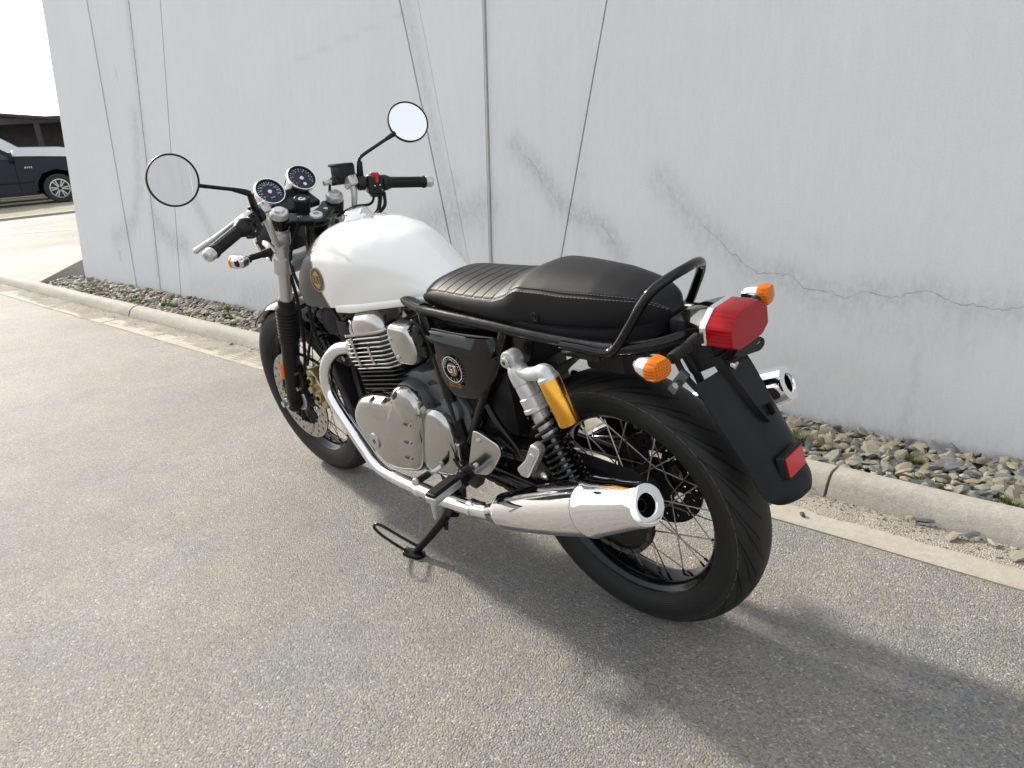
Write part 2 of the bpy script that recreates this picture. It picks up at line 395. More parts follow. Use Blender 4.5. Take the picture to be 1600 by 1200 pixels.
def sheet(name, x0, x1, y0, y1, z, m, nx=1, ny=1, zf=None, kind='structure', parent=None):
    bm = B(); V = [[bm.verts.new((x0+(x1-x0)*i/nx, y0+(y1-y0)*j/ny, (zf(x0+(x1-x0)*i/nx, y0+(y1-y0)*j/ny) if zf else z))) for j in range(ny+1)] for i in range(nx+1)]
    for i in range(nx):
        for j in range(ny): bm.faces.new((V[i][j], V[i+1][j], V[i+1][j+1], V[i][j+1]))
    return build(name, bm, m, parent, ang=None, kind=kind)
sheet('road', -900, 900, -900, 900, 0, M['asphalt'])

def strip(name, x0, x1, prof, m, step=.08, jit=.0012, seed=0, parent=None, kind=None, endcap=True):
    """extrude a cross profile of (offset, z) along the kerb line"""
    bm = B(); n = max(2, int((x1-x0)/step)); rings = []
    for i in range(n+1):
        x = x0+(x1-x0)*i/n; r = []
        for k, (o, z) in enumerate(prof):
            q = noise.noise(Vector((x*3.1+seed, o*9, z*20)))*jit*2+noise.noise(Vector((x*23+seed, o*40, z*60)))*jit
            r.append((x, o+SL*x+q*.8, z+q*(1 if z > .004 else 0)))
        rings.append(r)
    loft(bm, rings, False)
    if endcap:
        for r in (0, -1):
            vs = [bm.verts.new(p) for p in rings[r]]; bm.faces.new(vs)
    return build(name, bm, m, parent, ang=50, kind=kind)
# gutter slabs, then dirt, then kerb stones, then the stone bed
gut = strip('gutter', -9, 11.5, [(-.86, -.02), (-.82, -.02), (-.80, -.012)], M['gutter'], .5, kind='structure', endcap=False)
gx = [-9, -6.4, -3.8, -1.2, .02, 2.55, 5.12, 8.2, 11.5]
for a, b_ in zip(gx[:-1], gx[1:]):
    strip('slab', a+.006, b_-.006, [(-.575, -.02), (-.574, .004), (-.582, .0085), (-.66, .0065), (-.74, .002), (-.83, .004), (-.83, -.02)], M['gutter'], .08, .0014, a, parent=gut)
kerb = strip('kerb', -9, 11.5, [(-.93, -.02), (-.90, -.01), (-.87, -.02)], M['kerb'], .5, kind='structure', endcap=False)
kx = [-9, -6.3, -3.6, -2.4, -.085, 2.5, 5.15, 7.7, 11.5]
for a, b_ in zip(kx[:-1], kx[1:]):
    strip('kerb_stone', a+.005, b_-.005, [(-.775, -.02), (-.779, .008), (-.787, .026), (-.797, .045), (-.809, .060), (-.824, .070), (-.845, .0745), (-.870, .0745), (-.882, .070), (-.888, .058), (-.889, -.02)], M['kerb'], .05, .0022, a*3, parent=kerb)
def dz(x, y):
    o = y-SL*x
    e = .5+.5*noise.noise(Vector((x*2.3, o*7, 3)))+.35*noise.noise(Vector((x*9, o*14, 1)))
    prof = math.sin(max(0, min(1, (o+.80)/.15))*PI)**.6 if -.80 < o < -.65 else (.9 if o <= -.80 else 0)
    if x > 2.2: prof = max(prof, math.sin(max(0, min(1, (o+.80)/.25))*PI)**.5) if o > -.80 else prof
    tr = .0025*math.sin(o*220)*(1 if x > 2 else .2)
    return -.006+(.020*prof*(.35+e))+tr*prof
bm = B(); nx, ny = 1100, 20; V = []
for i in range(nx+1):
    x = -2.2+11.0*i/nx
    V.append([bm.verts.new((x, SL*x-.81+.27*j/ny, dz(x, SL*x-.81+.27*j/ny))) for j in range(ny+1)])
for i in range(nx):
    for j in range(ny): bm.faces.new((V[i][j], V[i+1][j], V[i+1][j+1], V[i][j+1]))
build('gutter_dirt', bm, M['dirt'], None, ang=None, kind='structure')

# ---- stone bed
def bedz(x, y):
    o = y-SL*x; t = max(0, min(1, (-.885-o)/.34))
    return .036+.030*t+.010*noise.noise(Vector((x*2, y*3, 0)))
bed = sheet('stone_bed', -3.2, 7.62, 0, 1, 0, M['soil'], 220, 10)
me = bed.data
for v in me.vertices:
    x = v.co.x; o = -.88-.44*v.co.y; v.co.y = o+SL*x; v.co.z = bedz(x, v.co.y)-.012
TONES = [(0, (.09, .10, .11)), (.14, (.16, .17, .18)), (.30, (.215, .22, .205)), (.46, (.26, .245, .195)), (.60, (.31, .28, .21)), (.74, (.23, .215, .17)), (.86, (.29, .24, .17)), (.94, (.20, .155, .115)), (1, (.40, .39, .35))]
def stone_mat(name, attr):
    m = mat(name, (.2, .2, .2), 0, .75, .35); N, L = nodes(m); b = N['Principled BSDF']
    if attr: a = N.new('ShaderNodeAttribute'); a.attribute_name = 'tone'; f = a.outputs['Fac']
    else: a = N.new('ShaderNodeObjectInfo'); f = a.outputs['Random']
    c = ramp(N, L, f, TONES); tc = N.new('ShaderNodeTexCoord')
    n = N.new('ShaderNodeTexNoise'); n.inputs['Scale'].default_value = 70; n.inputs['Detail'].default_value = 6; n.inputs['Roughness'].default_value = .7
    L.new(tc.outputs['Object'], n.inputs['Vector'])
    c = mixc(N, L, .9, c, ramp(N, L, n.outputs['Fac'], [(.3, (.66, .66, .68)), (.5, (1, 1, 1)), (.7, (1.28, 1.2, 1.05))]), 'MULTIPLY'); L.new(c, b.inputs['Base Color'])
    bp = N.new('ShaderNodeBump'); bp.inputs['Strength'].default_value = .6; bp.inputs['Distance'].default_value = .003
    L.new(n.outputs['Fac'], bp.inputs['Height']); L.new(bp.outputs[0], b.inputs['Normal'])
    return m
M['stone'] = stone_mat('slate_chip', False); M['stone_mass'] = stone_mat('slate_chip_mass', True)
def stone_mesh(seed, flat=.36):
    rg = random.Random(seed); bm = B(); el = rg.uniform(1.1, 1.7)
    for k in range(15):
        a = 2*PI*k/15+rg.uniform(-.25, .25); r = rg.uniform(.72, 1); z = rg.uniform(-.6, .6)
        bm.verts.new((math.cos(a)*r*el*.5, math.sin(a)*r*.5, z*flat*.5))
    for k in range(9):
        a = rg.uniform(0, 6.28); r = rg.uniform(.2, .62); bm.verts.new((math.cos(a)*r*el*.5, math.sin(a)*r*.5, (1 if k % 2 else -1)*flat*.5*rg.uniform(.75, 1)))
    res = bmesh.ops.convex_hull(bm, input=bm.verts[:])
    bmesh.ops.delete(bm, geom=[v for v in bm.verts if not v.link_faces], context='VERTS')
    bmesh.ops.recalc_face_normals(bm, faces=bm.faces[:])
    me = bpy.data.meshes.new('stone'); bm.to_mesh(me); bm.free(); me.materials.append(M['stone'])
    me.polygons.foreach_set('use_smooth', [True]*len(me.polygons)); me.set_sharp_from_angle(angle=math.radians(18)); return me
SM = [stone_mesh(s, random.uniform(.36, .62)) for s in range(14)]
SD = [(np.array([v.co[:] for v in m.vertices]), [tuple(p.vertices) for p in m.polygons]) for m in SM]
rg = random.Random(11); spots = []
x = -2.2
while x < 7.55:
    near = x < 1.0; st = .0235 if near else (.028 if x < 3.5 else .034)
    o = -.893
    while o > -1.215 - (0 if x > -3 else 0):
        px, po = x+rg.uniform(-.6, .6)*st, o+rg.uniform(-.5, .5)*st
        s = rg.choice([.026, .031, .036, .042, .050]) * (1 if near else 1.12) * rg.uniform(.85, 1.15)
        if rg.random() < .03: s *= 1.35
        y = po+SL*px; z = bedz(px, y)+rg.uniform(-.004, .012)
        spots.append((px, y, z, s, Matrix.Rotation(rg.uniform(0, 6.28), 3, 'Z') @ Matrix.Rotation(rg.gauss(0, .36), 3, 'X') @ Matrix.Rotation(rg.gauss(0, .36), 3, 'Y'), rg.randrange(14)))
        o -= st*.92
    x += st
# the 300 that show largest become stones of their own
vis = [(Vector((s[0], s[1], s[2]))-Vector((-.974, 1.336, 1.13))).length/s[3] if (-.62 < s[0] < .42) else 1e9 for s in spots]
order = sorted(range(len(spots)), key=lambda i: vis[i])[:300]; single = set(order)
VV, FF, TT = [], [], []; off = 0
for i, (px, y, z, s, R_, k) in enumerate(spots):
    if i in single:
        o = bpy.data.objects.new('stone', SM[k]); C.objects.link(o); o.parent = bed
        o.location = (px, y, z); o.rotation_euler = R_.to_euler(); o.scale = (s, s, s)
    else:
        v, f = SD[k]; vv = (v*s) @ np.array(R_).T+np.array([px, y, z]); VV.append(vv); t = rg.random()
        FF += [tuple(q+off for q in p) for p in f]; TT += [t]*len(f); off += len(v)
me = bpy.data.meshes.new('stones'); me.from_pydata(np.concatenate(VV).tolist(), [], FF); me.materials.append(M['stone_mass'])
at = me.attributes.new('tone', 'FLOAT', 'FACE'); at.data.foreach_set('value', TT)
so_ = bpy.data.objects.new('stones', me); C.objects.link(so_); so_.parent = bed; so_['kind'] = 'stuff'

# grit lying in the gutter
VV, FF, TT = [], [], []; off = 0
for i in range(3000):
    px = rg.uniform(-1.3, 7.5) if i % 3 else rg.uniform(-1.2, .6); o = -.80+abs(rg.gauss(0, .065)); 
    if o > -.5: continue
    s = rg.uniform(.002, .0065)*(1.8 if rg.random() < .03 else 1); v, f = SD[rg.randrange(14)]; y = o+SL*px
    vv = v*s*np.array([1, 1, 1.6])+np.array([px, y, max(.002, dz(px, y) if -.80 < o < -.545 else .0)+s*.2]); VV.append(vv)
    FF += [tuple(q+off for q in p) for p in f]; TT += [rg.random()]*len(f); off += len(v)
me = bpy.data.meshes.new('grit'); me.from_pydata(np.concatenate(VV).tolist(), [], FF); me.materials.append(M['stone_mass'])
at = me.attributes.new('tone', 'FLOAT', 'FACE'); at.data.foreach_set('value', TT)
g_ = bpy.data.objects.new('grit', me); C.objects.link(g_); g_['kind'] = 'stuff'

# loose stones in the gutter, each a thing of its own
for (px, y, z, s, sx, k, lab) in [
    (-.089, -.629, .014, .026, (1, .9, 2.2), 2, 'small pointed grey stone standing alone on the pale gutter edge'),
    (-.334, -.775, .024, .034, (1.2, .9, 1), 3, 'small brown stone on gutter dirt beside the dark slate flake'),
    (-.372, -.785, .022, .046, (1.4, .9, 1), 5, 'dark blue slate flake lying against the kerb foot'),
    (-.452, -.742, .020, .050, (1.3, 1, .9), 6, 'reddish brown chip half buried in the gutter dirt'),
    (-.487, -.780, .022, .060, (1.5, .8, .8), 8, 'long dark slate piece in the gutter behind the brown chip'),
    (-.540, -.772, .020, .044, (1.4, .8, .8), 9, 'thin tan flake next to the long dark slate piece'),
    (-.612, -.742, .024, .080, (1.3, 1, .8), 1, 'largest loose stone, flat and pale, in gutter near the picture edge'),
    (-.040, -.800, .022, .038, (1.3, 1, 1), 4, 'dark stone wedged in the open kerb joint by the rear mudguard'),
    (5.70, -.575, .018, .070, (1.3, .9, .7), 10, 'white stone chip lying in front of the far kerb joint'),
    (3.55, -.60, .014, .050, (1, 1, .8), 11, 'small grey stone in the sandy gutter ahead of the front wheel')]:
    o = bpy.data.objects.new('loose_stone', SM[k]); C.objects.link(o); o.location = (px, y+.0, z); s *= .62; o.location.z -= .003; o.scale = (s*sx[0], s*sx[1], s*sx[2]); o.rotation_euler = (.2, .1, k*1.3)
    tag(o, lab, 'stone', 'loose stones in the gutter')

# weeds
M['grass'] = mat('weed_green', (.085, .12, .025), 0, .6, .3, var=.4, vscale=30); M['drygrass'] = mat('dry_weed', (.17, .13, .05), 0, .7, .3, var=.3, vscale=30)
def weed(px, o, h, n, dry, spread, lab):
    y = o+SL*px; root = empty('weed', (px, y, bedz(px, y)+.005)); tag(root, lab, 'weed', 'weeds growing between the stones')
    for nm, m, cnt, hh in (('green_blades', M['grass'], int(n*(1-dry)), h), ('dry_blades', M['drygrass'], int(n*dry), h*.9)):
        if not cnt: continue
        bm = B(); r = random.Random(int(px*1000)+cnt)
        for k in range(cnt):
            a = r.uniform(0, 6.28); bx, by = math.cos(a)*r.uniform(0, spread), math.sin(a)*r.uniform(0, spread); hk = hh*r.uniform(.45, 1.1)
            dx, dy = math.cos(a)*r.uniform(.3, 1.1), math.sin(a)*r.uniform(.3, 1.1); wv = Vector((-math.sin(a), math.cos(a), 0))*r.uniform(.0012, .0026)
            L_, R2 = [], []
            for j in range(4):
                t = j/3; p = Vector((bx+dx*hk*t*t*.8, by+dy*hk*t*t*.8, hk*t*(1-.35*t))); ww = wv*(1-t*.93); L_.append(bm.verts.new(p-ww)); R2.append(bm.verts.new(p+ww))
            for j in range(3): bm.faces.new((L_[j], R2[j], R2[j+1], L_[j+1]))
        build(nm, bm, m, root, ang=None, kind='stuff')
for a in [(.118, -1.03, .060, 200, .35, .05, 'yellow-green weed clump under the right silencer by the wall'),
          (.013, -1.015, .045, 110, .6, .035, 'small dry yellow weed beside the rear mudguard tip'),
          (-.239, -1.055, .042, 120, .15, .028, 'bright green tuft in the middle of the right-hand stones'),
          (-.300, -.918, .032, 90, .5, .025, 'low brownish weed close behind the kerb, leftmost of three'),
          (-.372, -.926, .032, 80, .1, .02, 'small green sprig behind the kerb, middle one of three'),
          (-.530, -.93, .038, 110, .2, .025, 'green sprig behind the kerb near the right picture edge'),
          (6.35, -1.03, .055, 160, .2, .12, 'farthest green weed patch at the corner end of the wall'),
          (5.5, -.98, .055, 190, .15, .14, 'wide low green weed patch below the wall seams'),
          (5.0, -1.03, .05, 130, .3, .10, 'green patch just behind the far kerb joint'),
          (4.25, -1.13, .075, 160, .35, .07, 'upright weed touching the wall foot left of the front wheel'),
          (3.5, -.99, .05, 130, .4, .08, 'green and brown weed halfway along the far stones'),
          (2.75, -.96, .05, 140, .2, .08, 'low green weed behind the kerb just left of the front tyre')]: weed(*a)

# ---- the wall: big pale panels leaning back slightly
WD = Vector((.9989974, .0447682, 0)); WU = Vector((.00351248, -.07838043, .99691733)); WN = WD.cross(WU)*-1
if WN.y < 0: WN = -WN
WO = Vector((0, -1.22808636, .1))
wall = empty('concrete_wall', WO); wm = Matrix((WD, WU, WD.cross(WU))).transposed().to_4x4(); wm.translation = WO; wall.matrix_world = wm
ZS = 1 if WD.cross(WU).y > 0 else -1
tag(wall, 'tall pale grey concrete wall of slanted panels behind the motorcycle', 'wall')
def wall_mat():
    m = mat('wall_paint', (.68, .69, .70), 0, .78, .3); N, L = nodes(m); b = N['Principled BSDF']; tc = N.new('ShaderNodeTexCoord'); O = tc.outputs['Object']
    def noi(s, d=6, r=.6, sc3=None):
        n = N.new('ShaderNodeTexNoise'); n.inputs['Scale'].default_value = s; n.inputs['Detail'].default_value = d; n.inputs['Roughness'].default_value = r
        if sc3:
            mp = N.new('ShaderNodeMapping'); mp.inputs['Scale'].default_value = sc3; L.new(O, mp.inputs[0]); L.new(mp.outputs[0], n.inputs['Vector'])
        else: L.new(O, n.inputs['Vector'])
        return n.outputs['Fac']
    a = N.new('ShaderNodeAttribute'); a.attribute_name = 'stain'
    c = mixc(N, L, ramp(N, L, noi(1.1), [(.3, 0.), (.7, 1.)]), (.645, .652, .655), (.685, .688, .687))
    c = mixc(N, L, .75, c, ramp(N, L, noi(8, 5, .7, (3, .35, 1)), [(.3, .965), (.7, 1.02)]), 'MULTIPLY')
    c = mixc(N, L, .6, c, ramp(N, L, noi(30, 4, .7, (4, .5, 1)), [(.3, .955), (.7, 1.03)]), 'MULTIPLY')
    c = mixc(N, L, .5, c, ramp(N, L, noi(140, 3, .7), [(.3, .92), (.7, 1.06)]), 'MULTIPLY')
    st = mth(N, L, 'MULTIPLY', a.outputs['Fac'], ramp(N, L, noi(26, 7, .8, (1.6, .8, 1)), [(.36, .15), (.62, 1.25)]))
    c = mixc(N, L, mth(N, L, 'MINIMUM', st, 1.0), c, (.40, .405, .415))
    spk = ramp(N, L, noi(95, 2, .5), [(.76, 0.), (.80, 1.)]); c = mixc(N, L, mth(N, L, 'MULTIPLY', spk, .25), c, (.2, .2, .2))
    L.new(c, b.inputs['Base Color'])
    h = mth(N, L, 'ADD', noi(160, 4, .7), mth(N, L, 'MULTIPLY', noi(3), 3.0))
    bp = N.new('ShaderNodeBump'); bp.inputs['Strength'].default_value = .25; bp.inputs['Distance'].default_value = .0012
    L.new(h, bp.inputs['Height']); L.new(bp.outputs[0], b.inputs['Normal'])
    return m
M['wall'] = wall_mat(); M['joint'] = mat('joint_sealant', (.20, .20, .195), 0, .8); M['sealstrip'] = mat('joint_strip', (.50, .49, .47), 0, .7, var=.1, vscale=20)  # joint: even grey filling set back between the panels
LINES = [([(1.615, .978), (1.482, .878), (1.39, .767), (1.335, .712), (1.16, .648), (1.076, .605), (1.016, .52)], .075, .62),
 ([(.83, .82), (.79, .778), (.687, .67), (.575, .602), (.466, .513), (.413, .481), (.28, .478), (.208, .434), (.074, .417), (.025, .443), (-.077, .434), (-.179, .46), (-.256, .426), (-.369, .421), (-.6, .45)], .085, .50),
 ([(6.399, .392), (6.1, .46), (5.925, .567), (5.86, .68), (5.768, .80), (5.70, 1.1), (5.66, 1.35)], .13, .50), ([(5.56, .60), (5.494, .55), (5.40, .46), (5.298, .411), (5.05, .38)], .12, .62), ([(4.938, .86), (4.80, .72), (4.674, .569), (4.555, .40)], .10, .52),
 ([(2.259, .60), (2.10, .655), (1.967, .661), (1.789, .72)], .12, .60), ([(2.25, .45), (2.1, .62), (2.02, .8)], .10, .5), ([(-.14, .0), (-.17, .15), (-.16, .3)], .03, .35), ([(6.35, .2), (6.34, .26)], .03, .9), ([(5.62, .02), (5.56, .6), (5.50, 2.2)], .075, .62), ([(1.93, .2), (2.20, 1.3), (2.45, 2.2)], .05, .38), ([(1.38, .3), (1.15, 1.3)], .03, .22), ([(4.2, .08), (3.6, .16)], .14, .45), ([(5.0, .1), (4.3, .14)], .10, .25),
 ([(.23, .60), (.18, .59)], .03, .16), ([(.05, .35), (-.3, .33)], .09, .22), ([(.3, .18), (-.2, .12)], .12, .12), ([(1.2, .95), (1.22, .5)], .035, .22), ([(5.9, 1.65), (5.9, 1.72)], .02, .8), ([(3.4, 1.5), (2.3, 1.62)], .012, .3)]
def stain(s, t):
    best = 0
    for pts, wd, amt in LINES:
        for (a, b_), (c_, d_) in zip(pts[:-1], pts[1:]):
            if s < min(a, c_)-.5 or s > max(a, c_)+.5: continue
            dx, dy = c_-a, d_-b_; k = max(0, min(1, ((s-a)*dx+(t-b_)*dy)/(dx*dx+dy*dy+1e-9)))
            ex, ey = s-a-dx*k, t-b_-dy*k; below = ey < 0
            drip = (1+1.9*max(0, noise.noise(Vector((s*19, 0, 3))))+1.2*max(0, noise.noise(Vector((s*60, 0, 5))))) if below and wd > .06 else 1
            q = math.sqrt(ex*ex+(ey/drip)**2)/wd
            best = max(best, amt*math.exp(-q*q*2.2))
    g = .26*math.exp(-t/.05)+.10*max(0, noise.noise(Vector((s*2, t*1.2, 0))))*math.exp(-t/.5)
    return min(1, best+g)
TOP = 3.9
def panel(e0, e1, z, depth=.16, ds=.022):
    """e0/e1: (s at t=0, slope) of its right and left edge; s grows to the left of the picture"""
    bm = B(); lay = bm.verts.layers.float.new('stain'); T = [-.16+i*.025 for i in range(int(2.4/.025))]+[2.3, 2.6, 3.0, 3.4, TOP]
    wmax = (e1[0]+e1[1]*1.5)-(e0[0]+e0[1]*1.5); n = max(3, int(wmax/ds)) if wmax < 3 else max(60, int(wmax/.05)); V = []
    for t in T:
        s0, s1 = e0[0]+e0[1]*t, e1[0]+e1[1]*t; row = []
        for i in range(n+1):
            s = s0+(s1-s0)*i/n; v = bm.verts.new((s, t, ZS*(z-0))); v[lay] = stain(s, t); row.append(v)
        V.append(row)
    for j in range(len(T)-1):
        for i in range(n): bm.faces.new((V[j][i], V[j][i+1], V[j+1][i+1], V[j+1][i]))
    def side(row):
        bk = [bm.verts.new((v.co.x, v.co.y, ZS*(z-depth))) for v in row]
        for a in range(len(row)-1): bm.faces.new((row[a], row[a+1], bk[a+1], bk[a]))
    side([r[0] for r in V]); side([r[-1] for r in V]); side(V[-1]); side(V[0])
    build('panel', bm, M['wall'], wall, ang=40)
G = .0035
edges = [(-15.0, 0), (-7.6, .22), (-6.1, -.10), (-4.7, -.28), (-3.1, .12), (-1.55, -.20), (1.444, -.229), (1.771, .003), (1.82, .24), (1.915, .262), (5.228, -.131), (5.606, -.057), (6.089, .08), (7.299, -.0065)]
zs = [0, 0, -.012, -.004, -.006, 0, -.009, .0, -.004, .0, -.003, -.006, .0]
gaps = [0, .012, .010, .014, .006, .006, .0072, .0075, .0035, .0035, .0095, .0095, .0034, 0]
for i in range(13):
    panel((edges[i][0]+gaps[i], edges[i][1]), (edges[i+1][0]-gaps[i+1], edges[i+1][1]), zs[i])
def edge_strip(e, hw, z0, z1, m, nm):
    bm = B(); R = []
    for t in (-.14, 1.3, TOP-.05):
        s = e[0]+e[1]*t; R.append([(s-hw, t, ZS*z0), (s-hw, t, ZS*z1), (s+hw, t, ZS*z1), (s+hw, t, ZS*z0)])
    loft(bm, R, True); build(nm, bm, m, wall)
for e, g_ in zip(edges[1:-1], gaps[1:-1]): edge_strip(e, g_-.0004, -.15, -.014, M['joint'], 'joint')
edge_strip(edges[7], .0032, -.0135, .001, M['sealstrip'], 'joint_strip')
bm = B(); box(bm, (-3.9, 1.85, -.26*ZS), (22.2, 4.0, .18)); build('core', bm, M['joint'], wall)
M['crack'] = mat('crack_dark', (.31, .31, .305), 0, .9)
def crack(pts, wd, seed):
    r = random.Random(seed); P = []
    for (a, b_), (c_, d_) in zip(pts[:-1], pts[1:]):
        k = max(2, int(math.hypot(c_-a, d_-b_)/.012))
        for i in range(k): P.append((a+(c_-a)*i/k+r.gauss(0, .0032), b_+(d_-b_)*i/k+r.gauss(0, .0032)))
    bm = B(); A = []; Bv = []
    for i, (s, t) in enumerate(P):
        q = P[min(i+1, len(P)-1)]; p = P[max(i-1, 0)]; d = Vector((q[0]-p[0], q[1]-p[1], 0)).normalized(); nn = Vector((-d.y, d.x, 0))*wd*r.uniform(.15, 1)*min(1, i/6, (len(P)-1-i)/6)
        zz = ZS*(.0008 if not (1.40 < s < 1.90) else -.0075 if s < 1.77-.0 else .0008)
        if s < 1.77 and s > 1.444-.229*t: zz = ZS*(-.0082)
        A.append(bm.verts.new((s+nn.x, t+nn.y, zz))); Bv.append(bm.verts.new((s-nn.x, t-nn.y, zz)))
    for i in range(len(P)-1): bm.faces.new((A[i], A[i+1], Bv[i+1], Bv[i]))
    build('crack', bm, M['crack'], wall, ang=None)
crack([(1.60, .96), (1.482, .878), (1.44, .80), (1.39, .767), (1.345, .72)], .0012, 1); crack([(1.15, .66), (1.10, .62), (1.076, .605), (1.04, .55), (1.016, .50)], .0011, 2)
crack([(.66, .66), (.575, .602), (.53, .56), (.466, .513), (.413, .481), (.34, .485), (.28, .478), (.24, .45), (.208, .434), (.14, .43), (.09, .415), (.074, .417), (.025, .443), (-.03, .435), (-.077, .434), (-.12, .45), (-.179, .46), (-.22, .44), (-.256, .426), (-.30, .428), (-.369, .421), (-.5, .445)], .0013, 3)

bm = B(); r_ = random.Random(5)
for s0, s1, t0, n_ in ((-.20, -.262, 1.213, 12), (-.20, -.255, 1.186, 12), (.257, .212, .626, 9), (.275, .165, .580, 20), (.24, .20, .600, 10), (.14, .10, .575, 5), (.85, .79, 1.267, 8), (.84, .79, 1.252, 5)):
    for k in range(n_):
        s = s0+(s1-s0)*k/n_+r_.gauss(0, .001); t = t0+r_.gauss(0, .0012); l = r_.uniform(.0008, .0026); h_ = r_.uniform(.0004, .0011)
        zz = ZS*-.0083
        bm.faces.new([bm.verts.new(q) for q in ((s-l, t-h_, zz), (s+l, t-h_*.6, zz), (s+l*.8, t+h_, zz), (s-l, t+h_*.7, zz))])
build('scuff_marks', bm, M['crack'], wall, ang=None, kind='stuff')
# ---- concrete crossing at the wall's far end
bm = B()
P = [(7.62, -.45, .012), (7.66, -1.0, .20), (7.70, -1.55, .29), (11.2, -1.7, .05), (11.0, -1.0, .03), (10.8, -.33, .012)]
vt = [bm.verts.new(p) for p in P]; vb = [bm.verts.new((p[0], p[1], -.05)) for p in P]
bm.faces.new(vt); bm.faces.new(vb[::-1])
for i in range(6): bm.faces.new((vt[i], vb[i], vb[(i+1) % 6], vt[(i+1) % 6]))
bmesh.ops.triangulate(bm, faces=[f for f in bm.faces if len(f.verts) > 4])
apron = build('driveway_crossing', bm, M['apron'], None, ang=20, kind='structure')
# ---- far side: verge, its kerb, patches on the road
sheet('verge', 20.0, 80, -40, 14, .05, M['verge'])
bm = B(); box(bm, (19.9, -12, .0), (.22, 52, .112), bev=.02); build('far_kerb', bm, M['apron'], None, kind='structure')
M['paint'] = mat('worn_line_paint', (.38, .375, .36), 0, .8, var=.3, vscale=6)
for k, (x0, y0, x1, y1, w_) in enumerate([(17.4, -3.6, 17.0, -.5, .16), (14.6, -3.0, 15.6, -1.9, .28)]):
    d = Vector((x1-x0, y1-y0, 0)).normalized(); nn = Vector((-d.y, d.x, 0))*w_/2; bm = B()
    bm.faces.new([bm.verts.new(v) for v in (Vector((x0, y0, .004))-nn, Vector((x1, y1, .004))-nn, Vector((x1, y1, .004))+nn, Vector((x0, y0, .004))+nn)]); build('road_marking', bm, M['paint'], None, ang=None, kind='structure')

# ---- black pickup on the far verge, facing right
M['carblack'] = mat('dark_car_paint', (.008, .013, .022), 0, .2, .3, 0); M['carglass'] = mat('tinted_window', (.035, .06, .07), 0, .12, .3, 0)
M['carwhite'] = mat('white_car_paint', (.80, .80, .80), 0, .25, .5, .8); M['cartyre'] = mat('car_tyre', (.03, .03, .03), 0, .8)
def side_body(bm, prof, w_, inset=.06):
    """body from a side outline (x, z); slightly narrower at the top"""
    zmax = max(p[1] for p in prof)
    R = []
    for yy, k in ((-w_/2+.015, 0), (-w_/2, 1), (w_/2, 1), (w_/2-.015, 0)):
        R.append([(p[0], yy*(1 if p[1] < 1.05 else 1-.16*(p[1]-1.05)/.9), p[1]-(0 if k else .0)+(.02 if k and p[1] > 1 else 0)) for p in prof])
    loft(bm, R, True)
def wheel_car(par, x, y, r, side):
    w0 = quick('wheel', M['cartyre'], par, lambda bm: lathe(bm, [(r*.62, 0), (r*.9, 0), (r, .03), (r, .22), (r*.9, .25), (r*.62, .25)], (x, y, r), (0, side, 0), 28, cap=(True, True)))
    yo = y+side*.245
    quick('rim', M['silver'], w0, lambda bm: (lathe(bm, [(r*.64, 0), (r*.66, .015), (r*.60, .02), (r*.58, -.01)], (x, yo, r), (0, side, 0), 28),
        [box(bm, (x+math.cos(a)*r*.36, yo+side*.012, r+math.sin(a)*r*.36), (r*.50, .03, r*.08), Matrix.Rotation(-a, 3, 'Y')) for k in range(6) for a in (2*PI*k/6-.16, 2*PI*k/6+.16)]))
    quick('hub_cap', M['darkmetal'], w0, lambda bm: cyl(bm, (x, yo, r), (x, yo+side*.025, r), r*.2))
